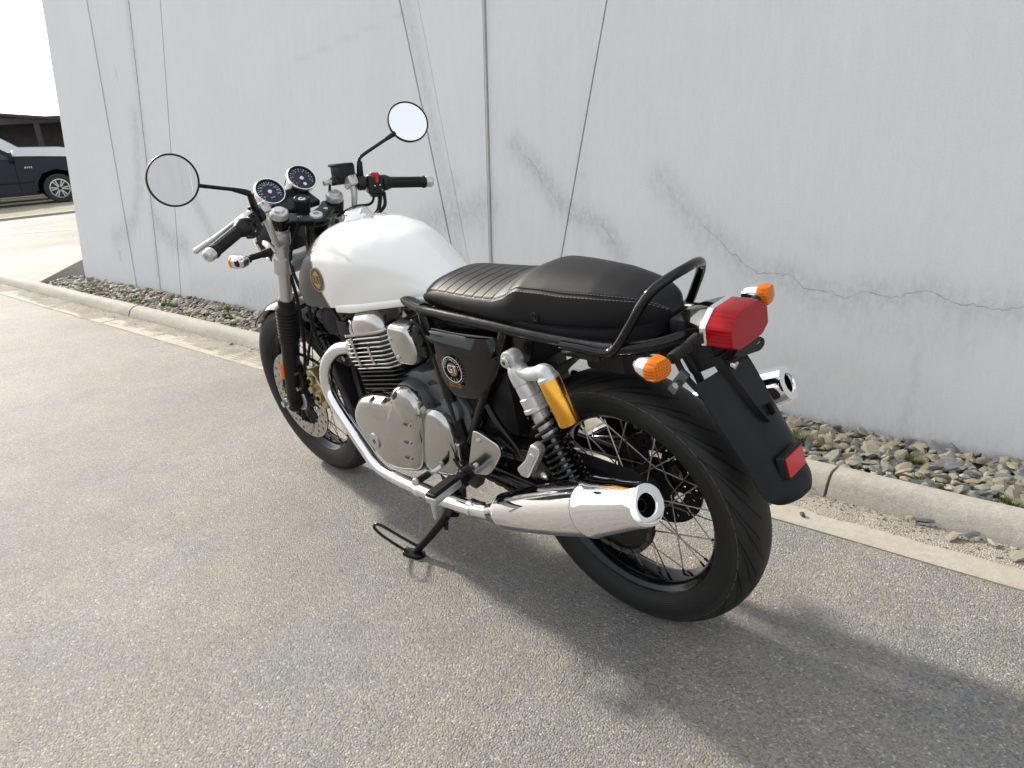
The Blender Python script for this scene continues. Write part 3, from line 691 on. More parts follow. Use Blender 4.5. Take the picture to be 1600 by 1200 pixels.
def truck():
    t = empty('pickup_truck', (25.9, -5.78, .05), (0, 0, math.radians(-101.5)))
    tag(t, 'black pickup truck with chrome mirror parked on the far verge, cut by the picture edge', 'truck')
    pr = [(-5.0, .55), (-5.0, 1.20), (-3.75, 1.24), (-3.60, 1.85), (-3.2, 1.93), (-2.2, 1.94), (-1.75, 1.88), (-.92, 1.36), (-.3, 1.32), (.65, 1.24), (.92, 1.12), (1.0, .8), (.98, .42), (.55, .40), (.52, .62), (.36, .86), (0, .96), (-.36, .86), (-.52, .62), (-.55, .38), (-3.0, .38), (-3.05, .62), (-3.2, .86), (-3.56, .96), (-3.92, .86), (-4.1, .62), (-4.12, .5)]
    quick('body', M['carblack'], t, lambda bm: side_body(bm, pr, 1.98), ang=25)
    for (a, nm) in (([(-2.15, 1.30), (-2.15, 1.80), (-1.80, 1.77), (-1.14, 1.40), (-1.05, 1.30)], 'window'), ([(-3.30, 1.30), (-3.30, 1.78), (-2.25, 1.82), (-2.25, 1.30)], 'window')):
        quick(nm, M['carglass'], t, lambda bm: loft(bm, [[(x, -.965-d+.055*(z-1.3)*2.0, z) for x, z in a] for d in (0, .012)], True))
    quick('windscreen', M['carglass'], t, lambda bm: loft(bm, [[(-1.72, -.76, 1.87), (-.98, -.84, 1.405), (-.98, .84, 1.405), (-1.72, .76, 1.87)], [(-1.70, -.76, 1.885), (-.96, -.84, 1.42), (-.96, .84, 1.42), (-1.70, .76, 1.885)]], True))
    quick('side_mirror', M['carblack'], t, lambda bm: box(bm, (-1.02, -1.12, 1.36), (.14, .24, .26), bev=.03)); quick('mirror_cover', M['chrome2'], t, lambda bm: box(bm, (-.965, -1.13, 1.45), (.07, .24, .16), bev=.03))
    quick('door_handle', M['chrome2'], t, lambda bm: box(bm, (-2.18, -1.0, 1.14), (.26, .03, .045), bev=.01))
    quick('badge', M['chrome2'], t, lambda bm: [box(bm, (-.74+.052*k, -.995, 1.055), (.034, .012, .05)) for k in range(4)])
    quick('side_trim', M['darkmetal'], t, lambda bm: box(bm, (-1.85, -.995, .66), (2.5, .02, .06), bev=.005))
    for x in (-.98, -2.2): quick('door_seam', M['black'], t, lambda bm: box(bm, (x, -.992, .88), (.012, .006, .9)))
    for x in (0, -3.56):
        quick('wheel_well', M['black'], t, lambda bm: box(bm, (x, 0, .64), (1.08, 1.50, .66)))
        wheel_car(t, x, -.76, .41, -1); wheel_car(t, x, .76, .41, 1)
truck()
def whitecar():
    t = empty('parked_car', (28.9, -6.6, .10), (0, 0, math.radians(-101.5))); tag(t, 'white car parked behind the black pickup, only its bonnet showing', 'car')
    pr = [(-3.2, .4), (-3.2, 1.5), (-2.6, 1.95), (-1.4, 1.98), (-.9, 1.62), (.2, 1.56), (1.1, 1.40), (1.35, 1.1), (1.35, .4)]
    quick('body', M['carwhite'], t, lambda bm: side_body(bm, pr, 1.85), ang=25); quick('windscreen', M['carglass'], t, lambda bm: loft(bm, [[(-1.38, -.7, 1.95), (-.95, -.8, 1.66), (-.95, .8, 1.66), (-1.38, .7, 1.95)], [(-1.36, -.7, 1.97), (-.93, -.8, 1.68), (-.93, .8, 1.68), (-1.36, .7, 1.97)]], True))
    for x in (.5, -2.3): wheel_car(t, x, -.7, .36, -1); wheel_car(t, x, .7, .36, 1)
whitecar()
M['shedroof'] = mat('weathered_roof', (.055, .052, .052), .2, .7, var=.3, vscale=1.5); M['shedwood'] = mat('dark_shed_boards', (.05, .043, .045), 0, .8, var=.35, vscale=2)
def shed():
    t = empty('open_shed', (33.0, -7.0, .15), (0, 0, math.radians(-101.5))); tag(t, 'dark open sided shed with sloping roof behind the parked vehicles', 'shed')
    quick('roof', M['shedroof'], t, lambda bm: loft(bm, [[(-9, y, 4.1), (-1.6, y, 3.18), (-.6, y, 2.82), (3.6, y, 2.30), (3.6, y, 2.22), (-.6, y, 2.72), (-1.6, y, 3.02), (-9, y, 3.9)] for y in (-1.2, 5.0)], True))
    quick('back_wall', M['shedwood'], t, lambda bm: box(bm, (-3, 4.6, 1.0), (13.0, .15, 2.1)))
    quick('beam', M['shedwood'], t, lambda bm: box(bm, (-3.0, -1.0, 2.55), (13.2, .25, .22)))
    quick('front_dark_fill', M['shedwood'], t, lambda bm: box(bm, (-6.6, -.9, 1.85), (5.2, .12, 3.4)))  # added dark sheet standing in for the shaded interior of the open shed
    quick('low_dark_fill', M['shedwood'], t, lambda bm: box(bm, (-.3, .3, 1.3), (8, .1, 2.75)))  # second added dark sheet, stands in for shade under the roof
    for x in (-9, -4.0, .4, 3.4): quick('post', M['shedroof'], t, lambda bm: box(bm, (x, -1.0, 1.2), (.18, .18, 2.5)))
shed()

# ================================================================== THE MOTORCYCLE (x forward, y to its left, z up; leaning on its side stand)
PHI = .152452
moto = empty('motorcycle', (0, -.06*math.sin(PHI), .06*(1-math.cos(PHI))), (-PHI, 0, 0))
tag(moto, 'white and black cafe racer motorcycle leaning on its side stand beside the kerb', 'motorcycle')
AX = 1.398; AZ = .318
def fx(z): return AX-(z-AZ)*.4452           # fork centre line
FD = Vector((-.4067, 0, .9135))             # up along the fork
FN = Vector((.9135, 0, .4067))              # forward, square to the fork

# ---- wheels
def tyre(cx, hw, R_, name_m, par, R0=.230):
    prof = [(.229, .70), (.238, .86), (.249, .945), (.262, .99), (.274, 1.0), (.285, .975), (.295, .90), (.303, .78), (.3095, .62), (.3142, .44), (.3172, .22), (.318, 0)]
    P = [(r, y*hw) for r, y in prof]+[(r, -y*hw) for r, y in prof[-2::-1]]
    bm = B(); uvl = bm.loops.layers.uv.new('UVMap'); n = 128
    L = [0]
    for i in range(1, len(P)): L.append(L[-1]+math.dist(P[i], P[i-1]))
    vv = [2*l/L[-1]-1 for l in L]
    # refine tread arc for smooth silhouette
    V = [[bm.verts.new((cx+r*math.cos(2*PI*i/n), y, AZ+r*math.sin(2*PI*i/n))) for (r, y) in P] for i in range(n)]
    for i in range(n):
        for j in range(len(P)-1):
            f = bm.faces.new((V[i][j], V[(i+1) % n][j], V[(i+1) % n][j+1], V[i][j+1]))
            for lp, (uu, v_) in zip(f.loops, ((i/n, vv[j]), ((i+1)/n, vv[j]), ((i+1)/n, vv[j+1]), (i/n, vv[j+1]))): lp[uvl].uv = (uu, v_)
    return build('tyre', bm, name_m, par, ang=None)
def wheel(cx, rear):
    k = 1.0 if rear else .80
    hub = B(); hw = .055*k+.01
    lathe(hub, [(.010, -hw-.02), (.024, -hw-.015), (.030, -hw), (.056, -hw+.006), (.056, -hw+.014), (.034, -hw+.022), (.030, 0), (.034, hw-.022), (.056, hw-.014), (.056, hw-.006), (.030, hw), (.024, hw+.015), (.010, hw+.02)], (cx, 0, AZ), (0, 1, 0), 36)
    w0 = build('wheel', hub, M['darkmetal'], moto, label='rear spoked wheel with wide tyre' if rear else 'front spoked wheel with brake disc')
    tyre(cx, .0660 if rear else .0505, .318, M['tyre_r' if rear else 'tyre_f'], w0)
    yb = .046*k/1.0 if rear else .034
    prof = [(.2405, yb+.002), (.2385, yb+.0052), (.2335, yb+.004), (.2300, yb-.001), (.2265, yb-.006), (.2200, yb-.010), (.2140, yb-.018), (.2120, yb-.028), (.2115, 0)]
    P = prof+[(r, -y) for r, y in prof[-2::-1]]+[(.225, -yb+.012), (.225, yb-.012)]
    quick('rim', M['rim'], w0, lambda bm: lathe(bm, P, (cx, 0, AZ), (0, 1, 0), 96, closed=True), ang=50)
    me = None
    for i in range(36):
        side = 1 if i % 2 else -1; g = i//2; cross = 1 if g % 2 else -1
        ar = 2*PI*i/36+.03; ah = ar+cross*math.radians(62)
        a = Vector((cx+.050*math.cos(ah), side*(hw-.010), AZ+.050*math.sin(ah))); b_ = Vector((cx+.2125*math.cos(ar), side*.006, AZ+.2125*math.sin(ar)))
        if me is None:
            bm = B(); cyl(bm, (0, 0, 0), (0, 0, 1), .0017, seg=8); o = build('spoke', bm, M['spoke'], w0); me = o.data
        else: o = bpy.data.objects.new('spoke', me); C.objects.link(o); o.parent = w0
        d = b_-a; o.rotation_euler = d.to_track_quat('Z', 'Y').to_euler(); o.location = a; o.scale = (1, 1, d.length)
    bm = B()
    for i in range(36):
        side = 1 if i % 2 else -1; g = i//2; cross = 1 if g % 2 else -1; ar = 2*PI*i/36+.03; ah = ar+cross*math.radians(62)
        a = Vector((cx+.050*math.cos(ah), side*(hw-.010), AZ+.050*math.sin(ah))); b_ = Vector((cx+.2130*math.cos(ar), side*.006, AZ+.2130*math.sin(ar))); d = (a-b_).normalized()
        cyl(bm, b_-d*.002, b_+d*.014, .0034, .0027, seg=8)
    build('spoke_nipples', bm, M['darkmetal'], w0, kind='stuff')
    return w0
rw = wheel(0, True); fw = wheel(AX, False)
def disc(cx, y, r0, r1, par, th=.005):
    bm = B(); na, nr = 200, 10; s = 1 if y > 0 else -1
    def hole(i, j): return 1 <= j <= nr-2 and (i % 5 in (0, 1)) and ((j-1-(i//5)*3) % 7 in (0, 1))
    for k, yy in enumerate((y, y+s*th)):
        V = {}
        for i in range(na):
            for j in range(nr+1):
                r = r0+(r1-r0)*j/nr; V[i, j] = bm.verts.new((cx+r*math.cos(2*PI*i/na), yy, AZ+r*math.sin(2*PI*i/na)))
        for i in range(na):
            for j in range(nr):
                if not hole(i, j): bm.faces.new((V[i, j], V[(i+1) % na, j], V[(i+1) % na, j+1], V[i, j+1]))
        if k == 0: V0 = V
        else:
            for j in (0, nr):
                for i in range(na): bm.faces.new((V0[i, j], V0[(i+1) % na, j], V[(i+1) % na, j], V[i, j]))
    d = build('brake_disc', bm, M['disc'], par, ang=30)
    bm = B()
    for i in range(6):
        a = 2*PI*i/6
        for da in (-.16, .16):
            P0 = Vector((cx+.04*math.cos(a), y*.9, AZ+.04*math.sin(a))); P1 = Vector((cx+(r0+.004)*math.cos(a+da), y, AZ+(r0+.004)*math.sin(a+da))); tube(bm, [P0, P1], .008, 8, 1, smooth=False)
    lathe(bm, [(.026, -.012), (.055, -.012), (.058, .003), (.040, .008), (.026, .008)], (cx, y, AZ), (0, s, 0), 32)
    build('disc_carrier', bm, M['darkmetal'], par)
    return d
disc(AX, .068, .108, .160, fw); rd_ = disc(0, -.082, .075, .120, rw); rd_.data.materials[0] = M['darkmetal']
quick('disc_dark_backing', M['darkmetal'], fw, lambda bm: lathe(bm, [(.110, 0), (.155, 0)], (AX, .0655, AZ), (0, 1, 0), 64))  # dark ring added behind the disc so its drilled holes read dark
# rear sprocket, chain
def sprocket():
    bm = B(); n = 45; r = []
    for i in range(n*4): a = 2*PI*i/(n*4); rr = .0915+.0035*math.sin(a*n); r.append((rr*math.cos(a), rr*math.sin(a)))
    prism(bm, r, (0, .079, AZ), (0, 0, 1), (1, 0, 0), 0, .005); return bm
build('sprocket', sprocket(), M['darkmetal'], rw)
bm = B(); path = []
S2 = (.50, .335); r1, r2_ = .0925, .036
for i in range(17): a = math.radians(95+170*i/16); path.append((r1*math.cos(a), AZ+r1*math.sin(a)))
for i in range(11): a = math.radians(-88+176*i/10); path.append((S2[0]+r2_*math.cos(a), S2[1]+r2_*math.sin(a)))
# walk round the loop, one link every 15.9 mm
pts = [Vector((p[0], 0, p[1])) for p in path]; L = [0]
for i in range(len(pts)): L.append(L[-1]+(pts[(i+1) % len(pts)]-pts[i]).length)
def at(s):
    s %= L[-1]
    for i in range(len(pts)):
        if L[i+1] >= s: t = (s-L[i])/(L[i+1]-L[i]); a, b_ = pts[i], pts[(i+1) % len(pts)]; return a.lerp(b_, t), (b_-a).normalized()
N_ = int(L[-1]/.0159)
for k in range(N_):
    p, d = at(k*L[-1]/N_); q = Matrix((d, Vector((0, 1, 0)), d.cross(Vector((0, 1, 0))))).transposed()
    for sy in (-1, 1): box(bm, (p.x, .081+sy*(.0055 if k % 2 else .0075), p.z), (.0225, .0018, .0125), q, bev=.003, segs=1)
    cyl(bm, (p.x-.5*d.x*.0159, .072, p.z-.5*d.z*.0159), (p.x-.5*d.x*.0159, .090, p.z-.5*d.z*.0159), .0042, seg=8)
build('chain', bm, M['chain'], moto, kind='stuff')
quick('chain_guard', M['satin'], moto, lambda bm: loft(bm, [[(x, .068, z), (x, .068, z+.012), (x, .104, z+.012), (x, .104, z-.006), (x, .100, z-.006), (x, .100, z+.008), (x, .072, z+.008), (x, .072, z)] for x, z in ((.36, .425), (.2, .432), (.05, .434), (-.06, .428), (-.10, .405), (-.115, .375))], True))

# ---- frame
fr = pipe('frame', [(.505, .118, .762), (.40, .120, .760), (.267, .120, .756), (.12, .119, .750), (-.02, .117, .747), (-.10, .112, .750), (-.165, .09, .760), (-.20, .05, .765), (-.21, 0, .766), (-.20, -.05, .765), (-.165, -.09, .760), (-.10, -.112, .750), (-.02, -.117, .747), (.12, -.119, .750), (.267, -.12, .756), (.505, -.118, .762)], .0135, M['frame_black'], moto)
for s in (1, -1):
    pipe('frame_tube', [(.49, s*.120, .757), (.478, s*.124, .70), (.462, s*.124, .58), (.446, s*.122, .47), (.436, s*.112, .38), (.43, s*.09, .30)], .0155, M['frame_black'], moto)
    pipe('frame_tube', [(.212, s*.119, .752), (.225, s*.121, .72), (.328, s*.123, .556), (.415, s*.12, .42)], .0135, M['frame_black'], moto)
    pipe('frame_tube', [(1.035, s*.025, .83), (1.02, s*.035, .72), (.99, s*.06, .56), (.97, s*.075, .44), (.93, s*.09, .36)], .017, M['frame_black'], moto)
    pipe('frame_tube', [(1.04, s*.02, .84), (.85, s*.05, .795), (.65, s*.08, .775), (.50, s*.112, .762)], .016, M['frame_black'], moto)
    pipe('swingarm', [(.50, s*.095, .345), (.40, s*.108, .345), (.2, s*.113, .335), (.02, s*.113, .322), (-.045, s*.113, .318)], .019, M['frame_black'], moto, seg=14)
    rodob('axle_block', (-.01, s*.128, .318), (-.01, s*.098, .318), .026, M['darkmetal'], moto, bev=.003); rodob('axle_nut', (-.01, s*.142, .318), (-.01, s*.128, .318), .0125, M['steel'], moto, seg=6)
    quick('pivot_plate', M['frame_black'], moto, lambda bm: prism(bm, rounded([(.53, .44), (.40, .50), (.36, .43), (.40, .31), (.47, .27), (.54, .32)], .03), (0, s*.112, 0), (1, 0, 0), (0, 0, 1), 0, .010, bev=.002))
    rodob('pivot_bolt', (.50, s*.110, .345), (.50, s*.138, .345), .014, M['darkmetal'], moto, seg=6)
    quick('lug', M['frame_black'], moto, lambda bm: prism(bm, rounded([(.20, .758), (.13, .755), (.155, .68), (.195, .67)], .015), (0, s*.113, 0), (1, 0, 0), (0, 0, 1), 0, .006))
pipe('crossmember', [(.43, -.09, .30), (.43, .09, .30)], .016, M['frame_black'], moto)
quick('head_tube', M['frame_black'], moto, lambda bm: cyl(bm, (1.086, 0, .92), (1.170, 0, .735), .034, bev=.004))
quick('battery_box', M['satin'], moto, lambda bm: (box(bm, (.345, 0, .60), (.19, .205, .28), bev=.012), box(bm, (.24, 0, .69), (.10, .20, .10), bev=.01)))
quick('inner_mudguard', M['satin'], moto, lambda bm: loft(bm, [[(.345*math.cos(a)*1.0+.0, y, AZ+.0+(.345+.012*(1-(y/.085)**2))*math.sin(a)) if True else 0 for y in (-.085, -.05, 0, .05, .085)]+[( .345*math.cos(a)*.985, y, AZ+(.339+.012*(1-(y/.085)**2))*math.sin(a)) for y in (.085, .05, 0, -.05, -.085)] for a in [math.radians(t) for t in range(-6, 62, 6)]], True))
quick('seat_pan', M['satin'], moto, lambda bm: loft(bm, [[(x, -w_, z), (x, w_, z), (x, w_, z+.03), (x, -w_, z+.03)] for x, w_, z in ((.46, .10, .752), (.25, .114, .746), (.05, .114, .742), (-.06, .100, .744), (-.12, .075, .752), (-.15, .03, .760))], True))

# ---- fuel tank
TX = [.395, .43, .455, .475, .52, .57, .62, .68, .75, .82, .88, .925, .96, .99, 1.02, 1.045, 1.065, 1.082, 1.094]
TZ = [.7846, .7911, .8001, .8131, .8512, .8918, .9199, .9378, .9484, .9513, .9471, .9379, .9246, .9088, .8855, .858, .829, .799, .7691]
TW = [.070, .078, .082, .086, .096, .1125, .1285, .141, .1496, .1524, .1517, .1512, .1495, .1486, .1454, .1406, .132, .1131, .079]
TB = [.785, .784, .782, .780, .776, .771, .766, .758, .748, .739, .732, .728, .724, .722, .721, .723, .727, .733, .742]
def ti(x, A): return float(np.interp(x, TX, A))
_xs = np.linspace(TX[0], TX[-1], 600)
def smooth_tab(A):
    a = np.interp(_xs, TX, A); k = np.ones(25)/25; p = np.concatenate([np.full(12, a[0]), a, np.full(12, a[-1])]); return np.convolve(p, k, 'valid')
_Z, _W, _Bt = smooth_tab(TZ), smooth_tab(TW), smooth_tab(TB)
def tz(x): return float(np.interp(x, _xs, _Z))
def tw(x): return float(np.interp(x, _xs, _W))
def tb(x): return float(np.interp(x, _xs, _Bt))
def ne(x): return float(np.interp(x, [.40, .52, .72], [1.3, 1.6, 2.75]))
def recess(x, t):
    u = max(0, min(1, (x-.40)/.50)); top = .70-.50*(1-math.sin(PI*min(1, u*.95+.05)**.8))
    a = max(0, min(1, (top-t)/.34)); b_ = max(0, min(1, (.885-x)/.06)); a = a*a*(3-2*a); b_ = b_*b_*(3-2*b_)
    return .0062*a*b_
def tank_y(x, z):
    NE = ne(x); t = max(0, min(1, (z-tb(x))/max(.01, tz(x)-tb(x)))); return tw(x)*(max(0, 1-t**NE))**(1/NE)*(1-.07*(1-t)**2*1.2)-recess(x, t)
def tank_ring(x, off=0):
    r = []; NE = ne(x); n = 96; zb, zt, w_ = tb(x), tz(x), tw(x)
    for k in range(n+1):
        th = PI*k/n; c, s = math.cos(th), math.sin(th); t = abs(s)**(2/NE); yy = w_*math.copysign(abs(c)**(2/NE), c)*(1-.084*(1-t)**2)-math.copysign(min(recess(x, t), .5*w_*abs(c)**(2/NE)), c)
        r.append((x, yy, zb+(zt-zb)*t))
    return r
bm = B(); xs = list(np.linspace(.397, 1.03, 64))+list(np.linspace(1.036, 1.094, 18)); loft(bm, [tank_ring(x) for x in xs], True)
tank = build('fuel_tank', bm, M['tank'], moto, ang=60, label='white fuel tank with dark grey front panel edged in gold')
M['tankwhite'] = mat('tank_white', (.80, .80, .77), 0, .2, .5, 1.0)
def lip(s):
    bm = B(); R = []
    for x in np.linspace(.405, .86, 40):
        y = tank_y(x, tb(x)+.001); dz_ = .013*min(1, (x-.385)/.06)*(1.0+.35*math.exp(-((x-.80)/.05)**2)); zb = tb(x)
        R.append([(x, s*(y-.002), zb+.010), (x, s*(y+.004), zb+.002), (x, s*(y+.0045), zb-dz_*.6), (x, s*(y+.001), zb-dz_), (x, s*(y-.02), zb-dz_), (x, s*(y-.02), zb+.006)])
    loft(bm, R, True); build('tank_seam', bm, M['tankwhite'], tank, ang=50)
lip(1); lip(-1)
# filler cap: chrome flip-up style
cz = tz(.855)
def capf(bm):
    n = Vector((.10, 0, 1)).normalized(); o = Vector((.855, 0, cz-.004))
    lathe(bm, [(.040, 0), (.041, .006), (.038, .010), (.035, .014), (.034, .020), (.028, .027), (.015, .030), (0, .031)], o, n, 40)
cap_ = quick('filler_cap', M['chrome'], tank, capf, ang=28)
quick('cap_lever', M['chrome'], cap_, lambda bm: loft(bm, [[(.893-.018*k, y*(.026-.004*k), cz+.006+.009*k-.0012*k*k*1.3+(0 if abs(y) > .8 else .006)) for y in (-1, -.5, .5, 1)]+[(.893-.018*k, y*(.026-.004*k), cz-.003) for y in (1, -1)] for k in range(5)], True), ang=20)
# a text helper: letters become thin flat meshes
def glyphs(txt, size):
    cu = bpy.data.curves.new('t', 'FONT'); cu.body = txt; cu.size = size; cu.align_x = 'CENTER'; cu.align_y = 'CENTER'; cu.resolution_u = 2
    o = bpy.data.objects.new('t', cu); C.objects.link(o); me = bpy.data.meshes.new_from_object(o.evaluated_get(bpy.context.evaluated_depsgraph_get()))
    V = [tuple(v.co) for v in me.vertices]; F = [tuple(p.vertices) for p in me.polygons]
    bpy.data.objects.remove(o); bpy.data.curves.remove(cu); bpy.data.meshes.remove(me); return V, F
def flat(name, V, F, m, parent, fmap):
    me = bpy.data.meshes.new(name); me.from_pydata([tuple(fmap(v[0], v[1])) for v in V], [], F); me.materials.append(m)
    o = bpy.data.objects.new(name, me); C.objects.link(o); o.parent = parent; return o
def ngon(n, r0, r1, a0=0, sx=1, sy=1):
    V = []; F = []
    for i in range(n+1):
        a = a0+2*PI*i/n; V += [(math.cos(a)*r0*sx, math.sin(a)*r0*sy), (math.cos(a)*r1*sx, math.sin(a)*r1*sy)]
        if i: k = 2*i; F.append((k-2, k-1, k+1, k))
    return V, F
for s in (1, -1):
    bc = (.912, .812); u_ = Vector((-.985, .0, .17)); 
    def fm(a, b_, d=.0012): 
        x = bc[0]-a; z = bc[1]+b_; return (x, s*(tank_y(x, z)+d), z)
    V, F = ngon(40, .0, .0340); bd = flat('tank_badge', V, F, M['brown'], tank, lambda a, b_: fm(a, b_, .0012)); bd['label'] = 'round brown and gold badge'
    V, F = ngon(40, .0318, .0345); flat('badge_ring', V, F, M['goldprint'], bd, lambda a, b_: fm(a, b_, .0020))
    dia = [(-.019, .0125), (0, .026), (.019, .0125), (.019, -.0125), (0, -.026), (-.019, -.0125)]
    flat('badge_field', dia+[(0, 0)], [(i, (i+1) % 6, 6) for i in range(6)], M['goldprint'], bd, lambda a, b_: fm(a, b_, .0022))
    flat('badge_band', [(-.030, -.0105), (.030, -.0105), (.030, .0115), (-.030, .0115)], [(0, 1, 2, 3)], M['brown'], bd, lambda a, b_: fm(a, b_, .0026)); V, F = glyphs('R', .027); flat('badge_letter', [(v[0]*s*1.0, v[1]) for v in V], F, M['goldprint'], bd, lambda a, b_: fm(a, b_, .0030))
    V, F = glyphs('E', .022); flat('badge_letter', [(v[0]*s*.9+.0175, v[1]) for v in V], F, M['goldprint'], bd, lambda a, b_: fm(a, b_, .0030))
    flat('badge_letter', [(-v[0]*s*.9-.0175, v[1]) for v in V], F, M['goldprint'], bd, lambda a, b_: fm(a, b_, .0030))

# ---- seat
SX = [-.157, -.150, -.133, -.105, -.065, -.015, .05, .10, .145, .165, .185, .205, .24, .30, .37, .44, .475, .50]
SZc = [.791, .8066, .824, .8404, .8545, .8648, .8694, .8708, .8704, .8671, .860, .8507, .8406, .8362, .834, .833, .832, .8217]
SZe = [.800, .812, .822, .831, .8352, .8384, .8395, .8435, .8444, .8459, .8374, .8241, .8128, .8102, .8095, .8095, .807, .798]
SW = [.020, .036, .050, .066, .081, .095, .106, .1115, .1164, .1192, .1209, .122, .1225, .1213, .118, .113, .1105, .104]
SB = [.780, .772, .765, .759, .753, .748, .745, .744, .744, .745, .746, .747, .750, .755, .760, .766, .768, .770]
_sx = np.linspace(SX[0], SX[-1], 800)
def sm(A, k):
    a = np.interp(_sx, SX, A); kk = np.ones(k)/k; h = k//2; p = np.concatenate([np.full(h, a[0]), a, np.full(h, a[-1])]); return np.convolve(p, kk, 'valid')[:800]
_c, _e, _w, _b = sm(SZc, 31), sm(SZe, 17), sm(SW, 21), sm(SB, 31)
def si(x, A): return float(np.interp(x, _sx, A))
RIBS = [.448-.0335*k for k in range(7)]
def seat_pt(x, v, off=0):
    """v in -1..1 around the section; |v|>.52 is the flank"""
    s = math.copysign(1, v); a = abs(v); w_, zc, ze, zb = si(x, _w), si(x, _c), si(x, _e), si(x, _b)
    dx = 0
    if a > .52:
        t = (a-.52)/.48; bul = math.sin(PI*min(1, t*1.02))**.8
        y = w_*(.90+.10*bul-.03*t); z = ze+(zb-ze)*t; z += .003*math.sin(PI*t)
        n = Vector((0, s, .15))
    else:
        t = a/.52; y = w_*.90*t; z = ze+(zc-ze)*(1-t**2.6)
        if x > .225: z -= .002*(1-t)       # dished rider part
        n = Vector((0, s*t*.3, 1))
        if .22 < x:
            for r in RIBS:
                xr = r-.018*(1-t*t)+.0
                d = abs(x-xr)
                if d < .0034 and t < .985: z -= .0016*(1-d/.0034)
        g = abs(t-1.0)
    if .49 < a < .55: k = 1-abs(a-.52)/.03; z -= .0022*k; y -= .0015*k
    p = Vector((x, s*y, z))
    return p+n.normalized()*off
bm = B(); xs = np.concatenate([np.linspace(-.157, -.12, 24), np.linspace(-.117, .22, 70), np.linspace(.222, .50, 170)]); vs_ = np.concatenate([np.linspace(-1, -.56, 12), np.linspace(-.55, -.49, 9), np.linspace(-.47, .47, 40), np.linspace(.49, .55, 9), np.linspace(.56, 1, 12)])
loft(bm, [[seat_pt(x, v) for v in vs_] for x in xs], True)
seat = build('seat', bm, M['leather'], moto, ang=70)
def stitches(fn, s0, s1, par, ln=.0042, gap=.0026):
    bm = B(); s = s0; P = [fn(k) for k in np.linspace(s0, s1, 500)]; acc = 0; on = True; seg = [P[0]]
    for a, b_ in zip(P[:-1], P[1:]):
        acc += (b_-a).length
        if on: seg.append(b_)
        if acc > (ln if on else gap):
            if on and len(seg) > 1: tube(bm, [seg[0], seg[-1]], .00055, 5, 1, smooth=False)
            on = not on; acc = 0; seg = [b_]
    return bm
for s in (1, -1):
    for v in (.500, .545): build('stitching', stitches(lambda x: seat_pt(x, s*v, .0007), -.154, .48 if v > .52 else .215, seat), M['stitch'], seat, kind='stuff')
build('stitching', stitches(lambda v: seat_pt(.196+.0, v, .0008), -.49, .49, seat), M['stitch'], seat, kind='stuff')
for s in (1, -1):
    p = seat_pt(.118, s*.80)
    b0 = quick('seat_button', M['satin'], seat, lambda bm: lathe(bm, [(.0105, -.003), (.0105, .002), (.0085, .003), (.0065, .001), (0, .001)], p, (0, s, .1), 24)); rodob('button_centre', p+Vector((0, s*.001, 0)), p+Vector((0, s*.0035, 0)), .0035, M['frame_black'], b0)

# ---- grab rail
quick('grab_rail', M['gloss_black'], moto, lambda bm: tube(bm, [(.035, .133, .747), (-.02, .131, .746), (-.062, .128, .743), (-.085, .125, .746), (-.103, .120, .765), (-.125, .110, .800), (-.146, .098, .836), (-.163, .080, .862), (-.178, .045, .876), (-.184, 0, .880), (-.178, -.045, .876), (-.166, -.078, .864), (-.150, -.098, .838), (-.127, -.110, .800), (-.105, -.120, .765), (-.085, -.125, .746), (-.062, -.128, .743), (.035, -.133, .747)], .0096, 16, 8))
for s in (1, -1): quick('rail_bracket', M['frame_black'], moto, lambda bm: box(bm, (-.01, s*.125, .734), (.10, .012, .026), bev=.004))

# ---- side panels
def side_panel(s):
    out = rounded([(.470, .729), (.375, .727), (.236, .735), (.222, .712), (.236, .66), (.262, .62), (.322, .553), (.425, .543), (.462, .58), (.476, .65)], [.012, .04, .012, .02, .03, .03, .03, .03, .03, .04], 5)
    bm = B(); prism(bm, out, (0, s*.088, 0), (1, 0, 0), (0, 0, 1), 0, -s*.050 if s > 0 else .050, bev=.016, crown=.006)
    p = build('side_panel', bm, M['gloss_black'], moto, ang=40)
    bm = B(); R = []
    for x, w0, z1, z2 in ((.464, .6, .722, .712), (.445, 1, .7235, .704), (.40, 1.1, .7225, .698), (.34, 1.1, .7235, .693), (.29, 1.1, .7265, .690), (.256, 1.0, .7295, .690), (.238, .7, .730, .698), (.233, 0, .727, .705)):
        R.append([(x, s*.124, z1+.001), (x, s*(.134+.006*w0), z1-.001), (x, s*(.143+.009*w0), z2), (x, s*(.146+.006*w0), z2-.006), (x, s*.130, z2-.012)])
    loft(bm, R, True); build('panel_ledge', bm, M['gloss_black'], p, ang=60)
    return p
sp_ = side_panel(1); side_panel(-1)
ec = (.392, .634); ey = .1468
def em(a, b_, d=0): return (ec[0]-a, ey+d, ec[1]+b_)
V, F = ngon(48, 0, .0335); e0 = flat('round_emblem', V, F, M['black'], sp_, lambda a, b_: em(a, b_, .0002)); e0['label'] = 'round emblem with white ring and letters G T'
V, F = ngon(48, .0318, .0338); flat('emblem_ring', V, F, M['whiteprint'], e0, lambda a, b_: em(a, b_, .0006))
V, F = ngon(40, 0, .0180); flat('emblem_field', V, F, M['copper'], e0, lambda a, b_: em(a, b_, .0006))
V, F = glyphs('GT', .030); flat('emblem_letters', [(v[0]*.86*1.0+.000, v[1]*1.05) for v in V], F, M['black'], e0, lambda a, b_: em(a+.0012, b_-.0012, .0010)); flat('emblem_letters', [(v[0]*.86, v[1]*1.05) for v in V], F, M['whiteprint'], e0, lambda a, b_: em(a, b_, .0014))
